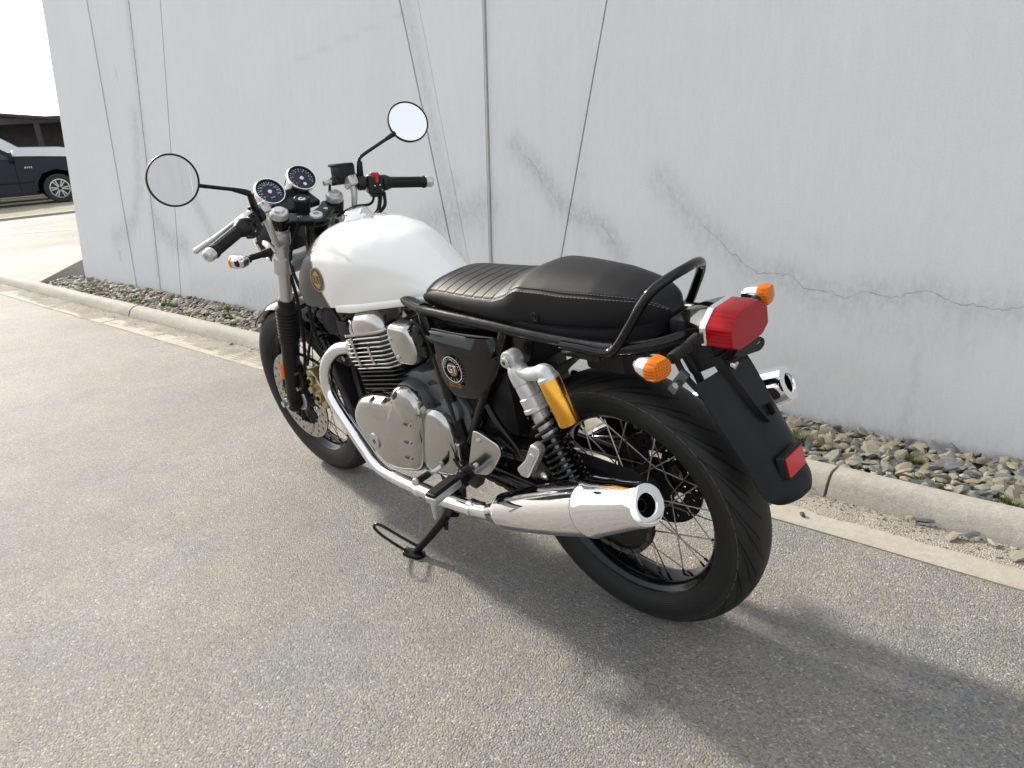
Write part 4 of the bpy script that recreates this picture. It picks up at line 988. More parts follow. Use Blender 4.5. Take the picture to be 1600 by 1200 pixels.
def arc_text(txt, r, a0, a1, size, m, d):
    for k, ch in enumerate(txt):
        if ch == ' ': continue
        a = math.radians(a0+(a1-a0)*k/(len(txt)-1)); V, F = glyphs(ch, size); ca, sa = math.cos(a-PI/2), math.sin(a-PI/2)
        flat('emblem_lettering', [(v[0]*ca-v[1]*sa+r*math.cos(a), v[0]*sa+v[1]*ca+r*math.sin(a)) for v in V], F, m, e0, lambda p, q: em(p, q, d))
arc_text('CONTINENTAL', .0262, 172, 8, .0085, M['whiteprint'], .0008)
arc_text('650', .0262, 246, 294, .0075, M['whiteprint'], .0008)
V = []; F = []
for k in range(11):
    for sg in (-1, 1):
        a = math.radians(-80+k*13) if sg > 0 else math.radians(260-k*13); r = .0380; c_ = (r*math.cos(a), r*math.sin(a)); t_ = a+sg*.9; l = .0055; n = len(V)
        V += [(c_[0]+l*math.cos(t_), c_[1]+l*math.sin(t_)), (c_[0]+.0018*math.cos(t_+PI/2), c_[1]+.0018*math.sin(t_+PI/2)), (c_[0]-l*.5*math.cos(t_), c_[1]-l*.5*math.sin(t_)), (c_[0]-.0018*math.cos(t_+PI/2), c_[1]-.0018*math.sin(t_+PI/2))]; F.append((n, n+1, n+2, n+3))
lw = flat('emblem_laurel', V, F, M['copper'], e0, lambda a, b_: em(a, b_, .0003)); lw['kind'] = 'stuff'
flat('emblem_ribbon', [(-.020, -.046), (.020, -.046), (.020, -.034), (-.020, -.034)], [(0, 1, 2, 3)], M['copper'], e0, lambda a, b_: em(a, b_, .0009))
V, F = glyphs('TWIN', .0105); flat('emblem_letters', [(v[0]*1.1, v[1]-.0402) for v in V], F, M['black'], e0, lambda a, b_: em(a, b_, .0013))

# ---- rear shocks
def shock(s):
    T = Vector((.172, s*.148, .700)); Bt = Vector((.030, s*.148, .385)); D = (Bt-T).normalized()
    def P(t): return T+D*t
    b0 = quick('shock_absorber', M['silver'], moto, lambda bm: (lathe(bm, [(.0, -.015*0), (.017, .012), (.022, .022), (.0245, .035), (.0245, .058), (.023, .060), (.0235, .062), (.0235, .088), (.027, .090), (.027, .112), (.0295, .114), (.0295, .122), (.026, .124), (.0195, .126), (.0195, .19), (.017, .192), (.0055, .194), (.0055, .30)], P(0), D, 30),
        cyl(bm, T-Vector((0, s*.016, 0)), T+Vector((0, s*.016, 0)), .021, bev=.003)), ang=30)
    rodob('mount_bolt', T+Vector((0, s*.014, 0)), T+Vector((0, s*.026, 0)), .0115, M['steel'], b0, bev=.002); rodob('dark_recess_shape', T+Vector((0, s*.022, 0)), T+Vector((0, s*.0262, 0)), .005, M['darkmetal'], b0, seg=6)
    a, b_, n = frame_of(D, (0, 1, 0)); turns = 12.5; pts = []
    for k in range(int(turns*16)+1):
        t = k/(turns*16); h = .128+(.322-.128)*(t if True else 0); h = .128+.192*(t**.82); r = .0285+.0055*min(1, t*1.3); th = 2*PI*turns*t
        pts.append(P(h)+(a*math.cos(th)+b_*math.sin(th))*r)
    quick('spring', M['gloss_black'], b0, lambda bm: tube(bm, pts, .0044, 8, 1, smooth=False))
    quick('spring_seat', M['gloss_black'], b0, lambda bm: (lathe(bm, [(.006, .312), (.038, .318), (.038, .326), (.020, .332), (.014, .345), (.0, .346)], P(0), D, 28), cyl(bm, P(.346)-Vector((0, s*.016, 0)), P(.346)+Vector((0, s*.016, 0)), .019, bev=.003)))
    RT, RB = Vector((.048, s*.172, .688)), Vector((.0075, s*.172, .594)); d2 = (RB-RT).normalized()
    quick('reservoir', M['gold'], b0, lambda bm: lathe(bm, [(.0, 0), (.0225, 0), (.0235, .002), (.0235, .100), (.022, .104), (.019, .105), (0, .105)], RT, d2, 36), ang=30)
    quick('reservoir_bridge', M['silver'], b0, lambda bm: (tube(bm, [T+Vector((-.012, s*.002, -.018)), T+Vector((-.045, s*.010, -.022)), T+Vector((-.085, s*.018, -.012)), RT+Vector((.008, 0, .012)), RT+Vector((-.001, 0, .001))], lambda t: .014+.007*t*t, 14), lathe(bm, [(.0, -.008), (.018, -.008), (.0235, -.002), (.0238, .004), (.02, .004)], RT, d2, 30)))
    return b0
shock(1); shock(-1)
quick('fluid_bottle', M['fluid'], moto, lambda bm: cyl(bm, (.085, -.11, .60), (.085, -.11, .655), .020, bev=.003)); quick('bottle_cap', M['satin'], moto, lambda bm: cyl(bm, (.085, -.11, .655), (.085, -.11, .675), .023, bev=.003))

# ---- exhausts
def exhaust(s):
    hp = [(.850, .112, .607), (.885, .120, .606), (.940, .132, .592), (.988, .145, .552), (1.012, .152, .500), (1.010, .156, .450), (.976, .160, .402), (.928, .163, .349), (.882, .166, .299), (.845, .168, .262), (.800, .170, .245), (.721, .174, .241), (.639, .176, .241), (.529, .176, .240), (.42, .177, .249), (.37, .179, .260), (.33, .181, .270), (.30, .182, .278)]
    h = quick('header_pipe', M['chrome'], moto, lambda bm: tube(bm, [(x, s*y, z) for x, y, z in hp], lambda t: .0202-.0012*min(1, t*3)+.0045*max(0, (t-.6)/.4), 24, 8))
    for k, (t0, r) in enumerate((((.62, .177, .2385), .0222), ((.535, .176, .2375), .0228), ((.395, .178, .2545), .0250))):
        d = Vector((-1, s*.06, .05)); quick('pipe_collar', M['chrome'], h, lambda bm: lathe(bm, [(.0185, -.010), (r, -.008), (r, .008), (.0185, .010)], (t0[0], s*t0[1], t0[2]), d, 24))
    p0 = Vector((.312, s*.178, .275)); p1 = Vector((-.242, s*.266, .535)); D = (p1-p0).normalized(); Ln = (p1-p0).length
    m0 = quick('silencer', M['chrome'], moto, lambda bm: lathe(bm, [(.0245, -.02), (.0265, -.012), (.0275, .0), (.031, .015), (.0390, .050), (.0425, .064), (.0438, .067), (.0438, .071), (.0425, .073), (.0445, .076), (.0495, .15), (.0545, .25), (.0580, .36), (.0592, .440), (.0594, .449)], p0, D, 48), ang=28)
    
    quick('end_cone', M['chrome'], m0, lambda bm: lathe(bm, [(.0590, .4492), (.0606, .452), (.0606, .459), (.0590, .464), (.0565, .486), (.0525, .520), (.0455, Ln-.045), (.0422, Ln-.018), (.0410, Ln-.007), (.0385, Ln-.001), (.0355, Ln), (.0225, Ln+.001), (.0200, Ln-.002), (.0190, Ln-.008), (.0190, Ln-.05)], p0, D, 48), ang=40)
    quick('baffle', M['black'], m0, lambda bm: (lathe(bm, [(.0189, Ln-.007), (.0187, Ln-.06), (.0, Ln-.06)], p0, D, 32),))
    quick('baffle_tube', M['darkmetal'], m0, lambda bm: lathe(bm, [(.0125, Ln-.05), (.0125, Ln-.018), (.0105, Ln-.018), (.0105, Ln-.05)], p0, D, 24))
    return m0
exhaust(1); exhaust(-1)

# ---- engine
eng = quick('engine', M['greycase'], moto, lambda bm: (prism(bm, rounded([(.885, .43), (.84, .505), (.70, .540), (.60, .585), (.47, .575), (.40, .50), (.41, .34), (.52, .275), (.80, .262), (.885, .34)], .03), (0, .118, 0), (1, 0, 0), (0, 0, 1), 0, .236, bev=.01, back_bev=.01),))
quick('starter_housing', M['greycase'], eng, lambda bm: (cyl(bm, (.598, -.05, .500), (.598, .155, .500), .062, bev=.006), cyl(bm, (.510, .0, .545), (.510, .125, .545), .036, bev=.006), cyl(bm, (.46, .0, .50), (.46, .135, .50), .035, bev=.005)))
quick('starter_cable_box', M['greycase'], eng, lambda bm: box(bm, (.515, .10, .575), (.07, .05, .05), Matrix.Rotation(.3, 3, 'Y'), bev=.01))
o1 = rounded([(.868, .432), (.822, .484), (.755, .500), (.668, .508), (.640, .548), (.597, .560), (.550, .545), (.534, .500), (.548, .425), (.580, .340), (.602, .296), (.690, .272), (.768, .270), (.832, .330), (.876, .390)], [.02, .03, .03, .03, .02, .03, .03, .03, .03, .03, .03, .03, .03, .03, .02], 5)
def altf(bm): prism(bm, o1, (0, .120, 0), (1, 0, 0), (0, 0, 1), 0, -.064, bev=.030, crown=.006)
alt = quick('generator_cover', M['alu'], eng, altf, ang=45)
quick('cover_boss', M['alu'], alt, lambda bm: lathe(bm, [(.058, -.055), (.057, -.02), (.050, -.006), (.036, .001), (.018, .004), (0, .005)], (.594, .186, .498), (0, 1, .0), 36))
quick('rear_cover_seam', M['greycase'], eng, lambda bm: prism(bm, [((p[0]-.70)*1.02+.70, (p[1]-.41)*1.02+.41) for p in o1], (0, .119, 0), (1, 0, 0), (0, 0, 1), 0, -.012))
for (x, z, y, rx, rz, tl_, sx_) in ((.748, .488, .171, .0055, .014, .45, 0), (.688, .496, .171, .0055, .014, .45, 0), (.614, .534, .182, .008, .013, .5, 0), (.588, .456, .1815, .022, .0075, 0, 1), (.606, .398, .1815, .022, .0075, 0, 1), (.622, .346, .1815, .022, .0075, 0, 1)):
    d = Matrix.Rotation(-tl_, 3, 'Y') @ Matrix.Rotation(.12*sx_, 3, 'Z')
    b1 = quick('dark_recess_shape', M['recess'], alt, lambda bm: (bmesh.ops.create_uvsphere(bm, u_segments=16, v_segments=8, radius=1), bmesh.ops.transform(bm, matrix=Matrix.Translation((x, y, z)) @ d.to_4x4() @ Matrix.Diagonal((rx, .0065 if sx_ else .010, rz, 1)), verts=bm.verts[:])))  # raised dark ellipsoid; its colour stands in for shade in a bolt slot
    rodob('cover_bolt', (x-.010*sx_, y+.002, z), (x-.010*sx_, y+(.0065 if sx_ else .0115), z), .0042, M['steel'], b1, seg=6)
def ovalf(bm): prism(bm, [(.020*math.cos(a), .026*math.sin(a)) for a in [2*PI*k/28 for k in range(28)]], (.768, .1845, .362), (1, 0, .35), (-.35, 0, 1), 0, -.0075, bev=.002)
ob = quick('filler_badge', M['castalu'], alt, ovalf)
quick('badge_centre', M['darkmetal'], ob, lambda bm: cyl(bm, (.768, .1915, .362), (.768, .1926, .362), .007, seg=24))
V, F = glyphs('RE', .010); flat('badge_letters', V, F, M['steel'], ob, lambda a, b_: (.768-a, .1930, .362+b_))
o2 = rounded([(.560, .470), (.530, .505), (.475, .508), (.448, .470), (.440, .400), (.452, .318), (.520, .300), (.578, .300), (.603, .335), (.592, .400)], .03, 5)
sc_ = quick('sprocket_cover', M['alu'], eng, lambda bm: prism(bm, o2, (0, .115, 0), (1, 0, 0), (0, 0, 1), 0, -.052, bev=.022, crown=.004), ang=45)
quick('cover_skirt', M['alu'], sc_, lambda bm: prism(bm, rounded([(.595, .345), (.60, .315), (.515, .288), (.445, .300), (.430, .42), (.442, .42), (.455, .335), (.51, .318)], .008), (0, .118, 0), (1, 0, 0), (0, 0, 1), 0, -.035, bev=.006))
for x, z in ((.552, .486), (.588, .345), (.46, .325)): rodob('cover_bolt', (x, .150, z), (x, .160, z), .0055, M['steel'], sc_, seg=6)
quick('sump', M['greycase'], eng, lambda bm: [box(bm, (.66, 0, .262), (.26, .19, .05), bev=.012)]+[box(bm, (.66, .02*k-.08, .235), (.24, .006, .02)) for k in range(9)])
# cylinders: leaning forward, stacked fins
UP = Vector((.20, 0, .98)).normalized(); FW = Vector((.98, 0, -.20)).normalized(); CO = Vector((.722, 0, .466))
def plate(bm, h, fl, bl, hw, th, rr=.03, notch=False):
    pr = rounded([(fl, -hw), (fl, hw), (-bl, hw), (-bl, -hw)], rr, 4); c = CO+UP*h
    R = [[c+FW*p[0]*k+Vector((0, p[1]*k2, 0))+UP*dh for p in pr] for k, k2, dh in ((.995, .995, -th/2), (1, 1, -th/4), (1, 1, th/4), (.995, .995, th/2))]
    loft(bm, R, True)
def blockf(bm, h0, h1, fl, bl, hw): loft(bm, [[CO+UP*h+FW*p[0]+Vector((0, p[1], 0)) for p in rounded([(fl, -hw), (fl, hw), (-bl, hw), (-bl, -hw)], .02)] for h in (h0, h1)], True)
cb = quick('cylinder_block', M['finblack'], eng, lambda bm: blockf(bm, .02, .10, .088, .088, .115))
for k in range(6): quick('black_fin', M['finblack'], cb, lambda bm: plate(bm, .036+.0125*k, .112, .112, .143, .0036))
hd = quick('cylinder_head', M['greycase'], eng, lambda bm: (blockf(bm, .10, .215, .098, .088, .118),))
for k in range(8):
    f_ = .128-.0010*abs(k-4)**1.6
    quick('head_fin', M['alu'], hd, lambda bm: plate(bm, .1095+.0122*k, f_, .108, .150-.0009*abs(k-3)**1.7, .0038, .040))
for f0, h0, l0_ in ((.055, .160, .085), (-.02, .150, .05)): quick('fin_bridge', M['alu'], hd, lambda bm: box(bm, CO+UP*h0+FW*f0+Vector((0, .147, 0)), (.010, .008, l0_), Matrix.Rotation(.2, 3, 'Y'), bev=.003))
def rocker(yc, x0, ln, hw, top):
    def f(bm):
        R = []
        for k in range(13):
            t = -1+2*k/12; c = CO+FW*(x0+ln*t); hh = top*(1-abs(t)**3.2)**.45 if abs(t) < 1 else .001; ww = hw*(1-abs(t)**4*.35)
            R.append([c+UP*.206+Vector((0, yc+ww*math.cos(a), 0))+UP*(hh*abs(math.sin(a))**.75 if k not in (0, 12) else .001) for a in [PI*j/16 for j in range(17)]])
        loft(bm, R, True)
    return f
hc = quick('rocker_cover', M['alu'], hd, rocker(.078, -.002, .084, .060, .074), ang=60)
quick('rocker_cover', M['alu'], hd, rocker(-.078, -.002, .084, .060, .074), ang=60)
quick('rocker_dome', M['alu'], hd, rocker(.070, .098, .030, .044, .052), ang=60); quick('rocker_dome', M['alu'], hd, rocker(-.070, .098, .030, .044, .052), ang=60)
quick('cover_base', M['alu'], hd, lambda bm: [plate(bm, .2075, .118, .094, .142, .007, .035)])
for s in (1, -1):
    quick('exhaust_flange', M['castalu'], hd, lambda bm: cyl(bm, (.85, s*.111, .607), (.872, s*.115, .606), .032, bev=.003))
    tc_ = quick('throttle_cover', M['alu'], eng, lambda bm: prism(bm, rounded([(.616, .708), (.600, .728), (.530, .727), (.518, .70), (.508, .655), (.530, .622), (.594, .617), (.612, .655)], .014, 5), (0, s*.118, 0), (1, 0, 0), (0, 0, 1), 0, -s*.046, bev=.016, crown=.004), ang=45)
    for x, z in ((.592, .692), (.573, .645)): rodob('cover_screw', (x, s*.164, z), (x, s*.170, z), .0052, M['steel'], tc_, bev=.001)
    quick('throttle_body', M['darkmetal'], eng, lambda bm: (cyl(bm, (.60, s*.075, .68), (.48, s*.075, .69), .033, bev=.004), cyl(bm, (.50, s*.125, .70), (.50, s*.150, .70), .022, bev=.003), box(bm, (.50, s*.135, .665), (.045, .03, .03), bev=.005), cyl(bm, (.488, s*.11, .725), (.488, s*.158, .725), .012, bev=.002)))
    quick('intake_boot', M['rubber'], eng, lambda bm: lathe(bm, [(.038, 0), (.042, .01), (.037, .02), (.042, .03), (.037, .04), (.045, .06)], (.485, s*.075, .69), (-1, 0, 0), 24))
    pipe('fuel_line', [(.52, s*.14, .735), (.50, s*.150, .745), (.475, s*.145, .72), (.47, s*.138, .66), (.50, s*.135, .63)], .0045, M['rubber'], eng)
# oil cooler, horn, hoses in front
quick('oil_cooler', M['satin'], moto, lambda bm: box(bm, (1.012, 0, .475), (.035, .235, .20), Matrix.Rotation(.25, 3, 'Y'), bev=.008))
bm = B(); [box(bm, (1.031+.0+.25*(.475-z)*-1*-.0, 0, z), (.006, .20, .003), Matrix.Rotation(.25, 3, 'Y')) for z in np.linspace(.40, .55, 16)]; build('cooler_fins', bm, M['darkmetal'], moto, kind='stuff')
for s in (1, -1):
    quick('cooler_bracket', M['frame_black'], moto, lambda bm: prism(bm, rounded([(1.02, .58), (.93, .59), (.90, .55), (.93, .53), (1.0, .54)], .01), (0, s*.112, 0), (1, 0, 0), (0, 0, 1), 0, .006))
    rodob('bracket_bolt', (.935, s*.112, .560), (.935, s*.122, .560), .009, M['steel'], moto, seg=6)
quick('horn', M['satin'], moto, lambda bm: lathe(bm, [(.0, .012), (.02, .014), (.036, .008), (.046, .010), (.048, 0), (.048, -.012), (.02, -.02), (0, -.03)], (.985, .085, .665), (-.2, 1, .1), 32))
quick('fuse_case', M['satin'], moto, lambda bm: (box(bm, (.94, .06, .70), (.09, .06, .05), bev=.008), box(bm, (.90, .10, .655), (.06, .03, .05), bev=.006)))
for pts, r in (([(1.05, .05, .88), (1.10, .075, .76), (1.13, .085, .62), (1.10, .08, .50), (1.05, .09, .44)], .006), ([(1.06, .03, .90), (1.02, .08, .80), (.96, .10, .72), (.90, .11, .66)], .005), ([(1.10, .075, .97), (1.16, .085, .86), (1.19, .078, .70), (1.24, .072, .56), (1.285, .082, .43)], .0055), ([(1.07, .06, .95), (1.13, .09, .84), (1.10, .10, .74), (1.02, .11, .70)], .005), ([(1.05, -.05, .92), (1.10, -.06, .80), (1.05, -.07, .70)], .006), ([(.90, .10, .69), (.85, .13, .70), (.80, .10, .73)], .0045), ([(.46, .128, .60), (.45, .13, .50), (.47, .13, .44)], .006), ([(.33, .10, .44), (.25, .12, .43), (.18, .125, .44)], .005)):
    pipe('cable', pts, r, M['rubber'], moto)

# ---- fork, lower and upper clamps
for s in (1, -1):
    y = s*.096
    def FP(z, dy=0, df=0): return Vector((fx(z), y+dy, z))+FN*df
    ft = rodob('fork_tube', FP(.60), FP(.972), .0205, M['silver'], moto, seg=32)
    quick('fork_gaiter', M['rubber'], ft, lambda bm: lathe(bm, [(.026, 0), (.031, .004), (.031, .022)]+[(r, .022+.0138*(k+i)) for k in range(9) for i, r in ((0, .0275), (.22, .0325+.0004*k), (.5, .0345+.0004*k), (.78, .0325+.0004*k))]+[(.026, .150), (.027, .172), (.0255, .176), (.0212, .177)], FP(.545), FD, 36), ang=80)
    lg = quick('fork_leg', M['satin'], moto, lambda bm: (lathe(bm, [(.0, -.045), (.020, -.043), (.0245, -.03), (.0255, 0), (.0265, .14), (.0285, .16), (.0285, .255), (.026, .258)], FP(.318), FD, 30), cyl(bm, (AX+.0, y-s*.028, .318), (AX, y+s*.026, .318), .026, bev=.004)), ang=40)
    rodob('axle_nut', (AX, y+s*.024, .318), (AX, y+s*.046, .318), .0125, M['steel'], lg, seg=6, bev=0); rodob('axle_cap', (AX, y+s*.020, .318), (AX, y+s*.032, .318), .017, M['steel'], lg)
    rf = quick('side_reflector', M['amber'], lg, lambda bm: box(bm, FP(.440, s*.027, .012), (.022, .010, .060), Matrix.Rotation(-.42, 3, 'Y'), bev=.003)); rf['label'] = 'orange reflector on fork leg'
    quick('fork_cap', M['silver'], moto, lambda bm: lathe(bm, [(.0255, -.004), (.0262, .004), (.0262, .012), (.0245, .016), (.016, .017), (.0155, .022), (.0145, .0235), (0, .024)], FP(.972), FD, 32), ang=30)
    quick('upper_clamp', M['gloss_black'], moto, lambda bm: cyl(bm, FP(.938), FP(.970), .0275, bev=.004))
    quick('bar_clamp', M['silver'], moto, lambda bm: cyl(bm, FP(.890), FP(.925), .0275, bev=.003))
    quick('lower_clamp', M['silver'], moto, lambda bm: (cyl(bm, FP(.800), FP(.852), .0310, bev=.005),))
    # clip-on riser
    quick('handlebar_riser', M['silver'], moto, lambda bm: (tube(bm, [FP(.908, s*.020, -.020), FP(.915, s*.034, -.034), FP(.935, s*.044, -.036), (1.078, s*.150, .975), (1.080, s*.151, 1.002)], lambda t: .0125-.003*math.sin(PI*t), 14, 6), box(bm, (1.083, s*.151, 1.008), (.046, .030, .032), Matrix.Rotation(.35, 3, 'Y'), bev=.007, segs=3)))
    for k in (0, 1): rodob('riser_bolt', Vector((1.071+.022*k-.005, s*.151, 1.018+.006*(1-k))), Vector((1.069+.022*k-.005, s*.151, 1.0265+.004*(1-k))), .0048, M['steel'], moto, seg=12)
    a0, a1 = Vector((1.085, s*.140, 1.006)), Vector((.990, s*.379, .951)); D = (a1-a0).normalized(); LB = (a1-a0).length
    hb = rodob('handlebar', a0, a1-D*.02, .011, M['frame_black'], moto, seg=20)
    q0 = LB-.142
    quick('grip', M['rubber'], hb, lambda bm: lathe(bm, [(.0155, q0-.006), (.0185, q0-.004), (.0185, q0), (.0150, q0+.004)]+[((.0152 if k % 2 else .0158), q0+.008+.005*k) for k in range(20)]+[(.0165, LB-.030), (.019, LB-.026), (.019, LB-.020), (.0150, LB-.018)], a0, D, 28), ang=60)
    for k in range(9):
        a_, b_, n_ = frame_of(D); th = 2*PI*k/9; e = (a_*math.cos(th)+b_*math.sin(th))*.0156
        quick('grip_rib', M['rubber'], hb, lambda bm: tube(bm, [a0+D*(q0+.012)+e, a0+D*(LB-.034)+e], .0012, 6, 1, smooth=False))
    quick('bar_end', M['silver'], hb, lambda bm: lathe(bm, [(.0125, LB-.018), (.0165, LB-.016), (.0170, LB-.004), (.0160, LB+.003), (.0120, LB+.007), (.005, LB+.0075), (.0045, LB+.004), (0, LB+.004)], a0, D, 28), ang=35)
    # switch housing
    sw0 = .048; c = a0+D*.084
    a_, b_, n_ = frame_of(D, (0, 0, 1)); Rm = Matrix((D, b_, a_)).transposed()
    sh = quick('switch_housing', M['switch'], hb, lambda bm: (box(bm, c-a_*.004, (.050, .046, .058), Rm, bev=.011, segs=3), lathe(bm, [(.0165, .030), (.0215, .032), (.0215, .052), (.0165, .054)], a0, D, 24), lathe(bm, [(.024, .108), (.0255, .112), (.021, .126), (.017, .134)], a0, D, 24), box(bm, c-a_*.030+b_*.004, (.034, .030, .022), Rm, bev=.006)))
    bk = (-1 if (Vector((-1, 0, 0)).dot(b_) < 0) else 1)*b_     # towards the rider
    if s > 0:
        for k, (du, dv, m, r) in enumerate(((-.010, .014, 'darkmetal', .006), (.012, .012, 'darkmetal', .005), (0, -.008, 'darkmetal', .0075), (.016, -.018, 'steel', .002), (-.016, -.016, 'steel', .002), (.016, .022, 'steel', .002))):
            rodob('switch_button', c+D*du+a_*dv+bk*.020, c+D*du+a_*dv+bk*.0275, r, M[m], sh, bev=.0006)
        quick('indicator_switch', M['switch'], sh, lambda bm: box(bm, c+bk*.026+a_*-.004, (.016, .010, .010), Rm, bev=.003))
    else:
        quick('kill_switch', M['red'], sh, lambda bm: (box(bm, c+bk*.014+a_*.024+D*-.004, (.026, .016, .018), Rm, bev=.005, segs=3), box(bm, c+bk*.024+a_*.014+D*.001, (.010, .008, .022), Rm, bev=.003)))
        for k, (du, dv, m, r) in enumerate(((.010, -.004, 'whiteprint', .0018), (-.006, -.006, 'whiteprint', .0018), (.016, -.018, 'steel', .0022), (-.004, -.020, 'darkmetal', .006))): rodob('switch_button', c+D*du+a_*dv+bk*.020, c+D*du+a_*dv+bk*.0262, r, M[m], sh)
    # lever and perch
    lv = [a0+D*.040+FN*.026, a0+D*.070+FN*.044-Vector((0, 0, .002)), a0+D*.12+FN*.052-Vector((0, 0, .004)), a0+D*.19+FN*.050-Vector((0, 0, .008)), a0+D*.245+FN*.046-Vector((0, 0, .010))]
    if s > 0: lv = [a0+D*.040+FN*.026, Vector((1.112, .200, 1.000)), Vector((1.118, .245, .984)), Vector((1.116, .300, .966)), Vector((1.128, .352, .948))]
    l0 = quick('clutch_lever' if s > 0 else 'brake_lever', M['silver'], hb, lambda bm: (tube(bm, lv, lambda t: .0075-.0022*math.sin(PI*min(1, t*1.1)), 12, 8), bmesh.ops.create_icosphere(bm, subdivisions=2, radius=.0085, matrix=Matrix.Translation(lv[-1]))))
    quick('lever_perch', M['switch'], hb, lambda bm: (box(bm, a0+D*.042+FN*.018, (.030, .036, .022), Rm, bev=.005), cyl(bm, a0+D*.04+FN*.03-a_*.014, a0+D*.04+FN*.03+a_*.014, .008)))
    # mirror
    bend = Vector((1.036 if s > 0 else 1.075, s*.197, 1.070)); mc = Vector((1.030, s*.385, 1.146)) if s > 0 else Vector((1.030, -.384, 1.128)); base = Vector((1.060, s*.182, 1.006)) if s > 0 else Vector((1.088, -.188, .995))
    nrm = Vector((-.985, .06, .05)).normalized() if s > 0 else Vector((-.86, .26, .40)).normalized()
    if s < 0: mc = Vector((1.045, -.384, 1.135)); 
    inn = mc+(bend-mc).normalized()*.062+Vector((0, 0, -.004)); R_ = .0635
    st_ = quick('mirror_stem', M['frame_black'], hb, lambda bm: (tube(bm, [base, base.lerp(bend, .55), bend-(bend-base).normalized()*.006, bend+(inn-bend).normalized()*.018, inn.lerp(bend, .45), inn, inn+(mc-inn)*.25-nrm*.004], .0052, 12, 6), cyl(bm, base-(bend-base)*.15, base.lerp(bend, .86), .0125, .0085, bev=.002), cyl(bm, base.lerp(bend, .9), bend+(inn-bend).normalized()*.045, .0085, .0058) if s > 0 else cyl(bm, inn-(inn-bend).normalized()*.03, inn+(inn-bend).normalized()*.006, .0058, .0085)))
    mh = quick('mirror_shell', M['satin'], st_, lambda bm: lathe(bm, [(.0600, .0030), (.0618, .0055), (.0645, .0052), (.0650, 0), (.0630, -.007), (.050, -.012), (.025, -.016), (0, -.017)], mc, nrm, 56), ang=50)
    quick('mirror_glass', M['mirror'], mh, lambda bm: lathe(bm, [(.0606, .0030), (.045, .00325), (.025, .0034), (0, .00345)], mc, nrm, 56), ang=None)
# brake reservoir on the right
quick('brake_reservoir', M['switch'], moto, lambda bm: (box(bm, (1.105, -.148, 1.040), (.048, .060, .046), Matrix.Rotation(.14, 3, 'X'), bev=.008, segs=3), box(bm, (1.105, -.1455, 1.061), (.049, .061, .009), Matrix.Rotation(.14, 3, 'X'), bev=.004), cyl(bm, (1.105, -.10, 1.022), (1.100, -.20, 1.010), .013, bev=.002)))
quick('hose_union', M['steel'], moto, lambda bm: (cyl(bm, (1.106, -.088, 1.022), (1.106, -.104, 1.021), .0085, seg=8), cyl(bm, (1.106, -.074, 1.023), (1.106, -.090, 1.022), .0075, seg=8)))
for pts, r in (([(1.106, -.094, 1.02), (1.12, -.085, .97), (1.13, -.06, .90), (1.12, -.03, .80)], .004), ([(1.055, -.21, .965), (1.05, -.18, .935), (1.08, -.14, .935), (1.11, -.09, .92)], .0045), ([(1.045, -.235, .955), (1.03, -.21, .915), (1.05, -.15, .890), (1.09, -.08, .87)], .0055), ([(1.05, -.225, .955), (1.045, -.19, .905), (1.07, -.12, .880), (1.10, -.05, .85)], .007), ([(1.10, .15, .985), (1.16, .10, .95), (1.16, .05, .88)], .005)):
    pipe('cable', pts, r, M['rubber'], moto)
# top yoke: two arms meeting at the stem nut
def yoke(bm):
    pr = [(.018, -.115), (.028, -.098), (.020, -.070), (-.006, -.040), (-.020, 0), (-.006, .040), (.020, .070), (.028, .098), (.018, .115), (-.018, .115), (-.028, .098), (-.028, .075), (-.050, .040), (-.064, .018), (-.068, 0), (-.064, -.018), (-.050, -.040), (-.028, -.075), (-.028, -.098), (-.018, -.115)]
    o = Vector((fx(.955), 0, .955)); c = [(p[0], p[1]) for p in pr]
    prism(bm, rounded(c, .012, 3), o, FN, (0, 1, 0), -.008, .010, bev=.004, back_bev=.003)
yk = quick('top_yoke', M['frame_black'], moto, yoke)
SN = Vector((fx(.955), 0, .955))-FN*.042+FD*.008
quick('stem_nut', M['silver'], yk, lambda bm: (lathe(bm, [(.0195, 0), (.0195, .006), (.018, .009), (.009, .010), (.008, .004), (0, .004)], SN, FD, 32),))
for s in (1, -1): rodob('yoke_bolt', SN+Vector((.014, s*.045, .005)), SN+Vector((.012, s*.045, .012)), .007, M['steel'], yk)
quick('stem', M['frame_black'], moto, lambda bm: (cyl(bm, SN-FD*.05, SN, .030, bev=.004), cyl(bm, SN-FD*.03, SN-FD*.012, .037, bev=.003)))
quick('lower_yoke', M['silver'], moto, lambda bm: box(bm, Vector((fx(.826)-.02, 0, .826)), (.055, .19, .045), Matrix.Rotation(-.42, 3, 'Y'), bev=.01))
ig = quick('ignition_lock', M['satin'], moto, lambda bm: lathe(bm, [(.0225, -.05), (.0225, -.004), (.0245, -.002), (.0245, .006), (.020, .009), (.014, .008), (.0135, .004), (0, .004)], (1.128, 0, .992), (-.35, 0, .94), 32))
quick('key_slot', M['steel'], ig, lambda bm: (lathe(bm, [(.0115, .0045), (.0115, .0062), (.009, .0065), (0, .0065)], (1.128, 0, .992), (-.35, 0, .94), 24),)); quick('key_gap', M['black'], ig, lambda bm: box(bm, Vector((1.128, 0, .992))+Vector((-.35, 0, .94))*.0068, (.0025, .012, .001), Matrix.Rotation(-.36, 3, 'Y')))
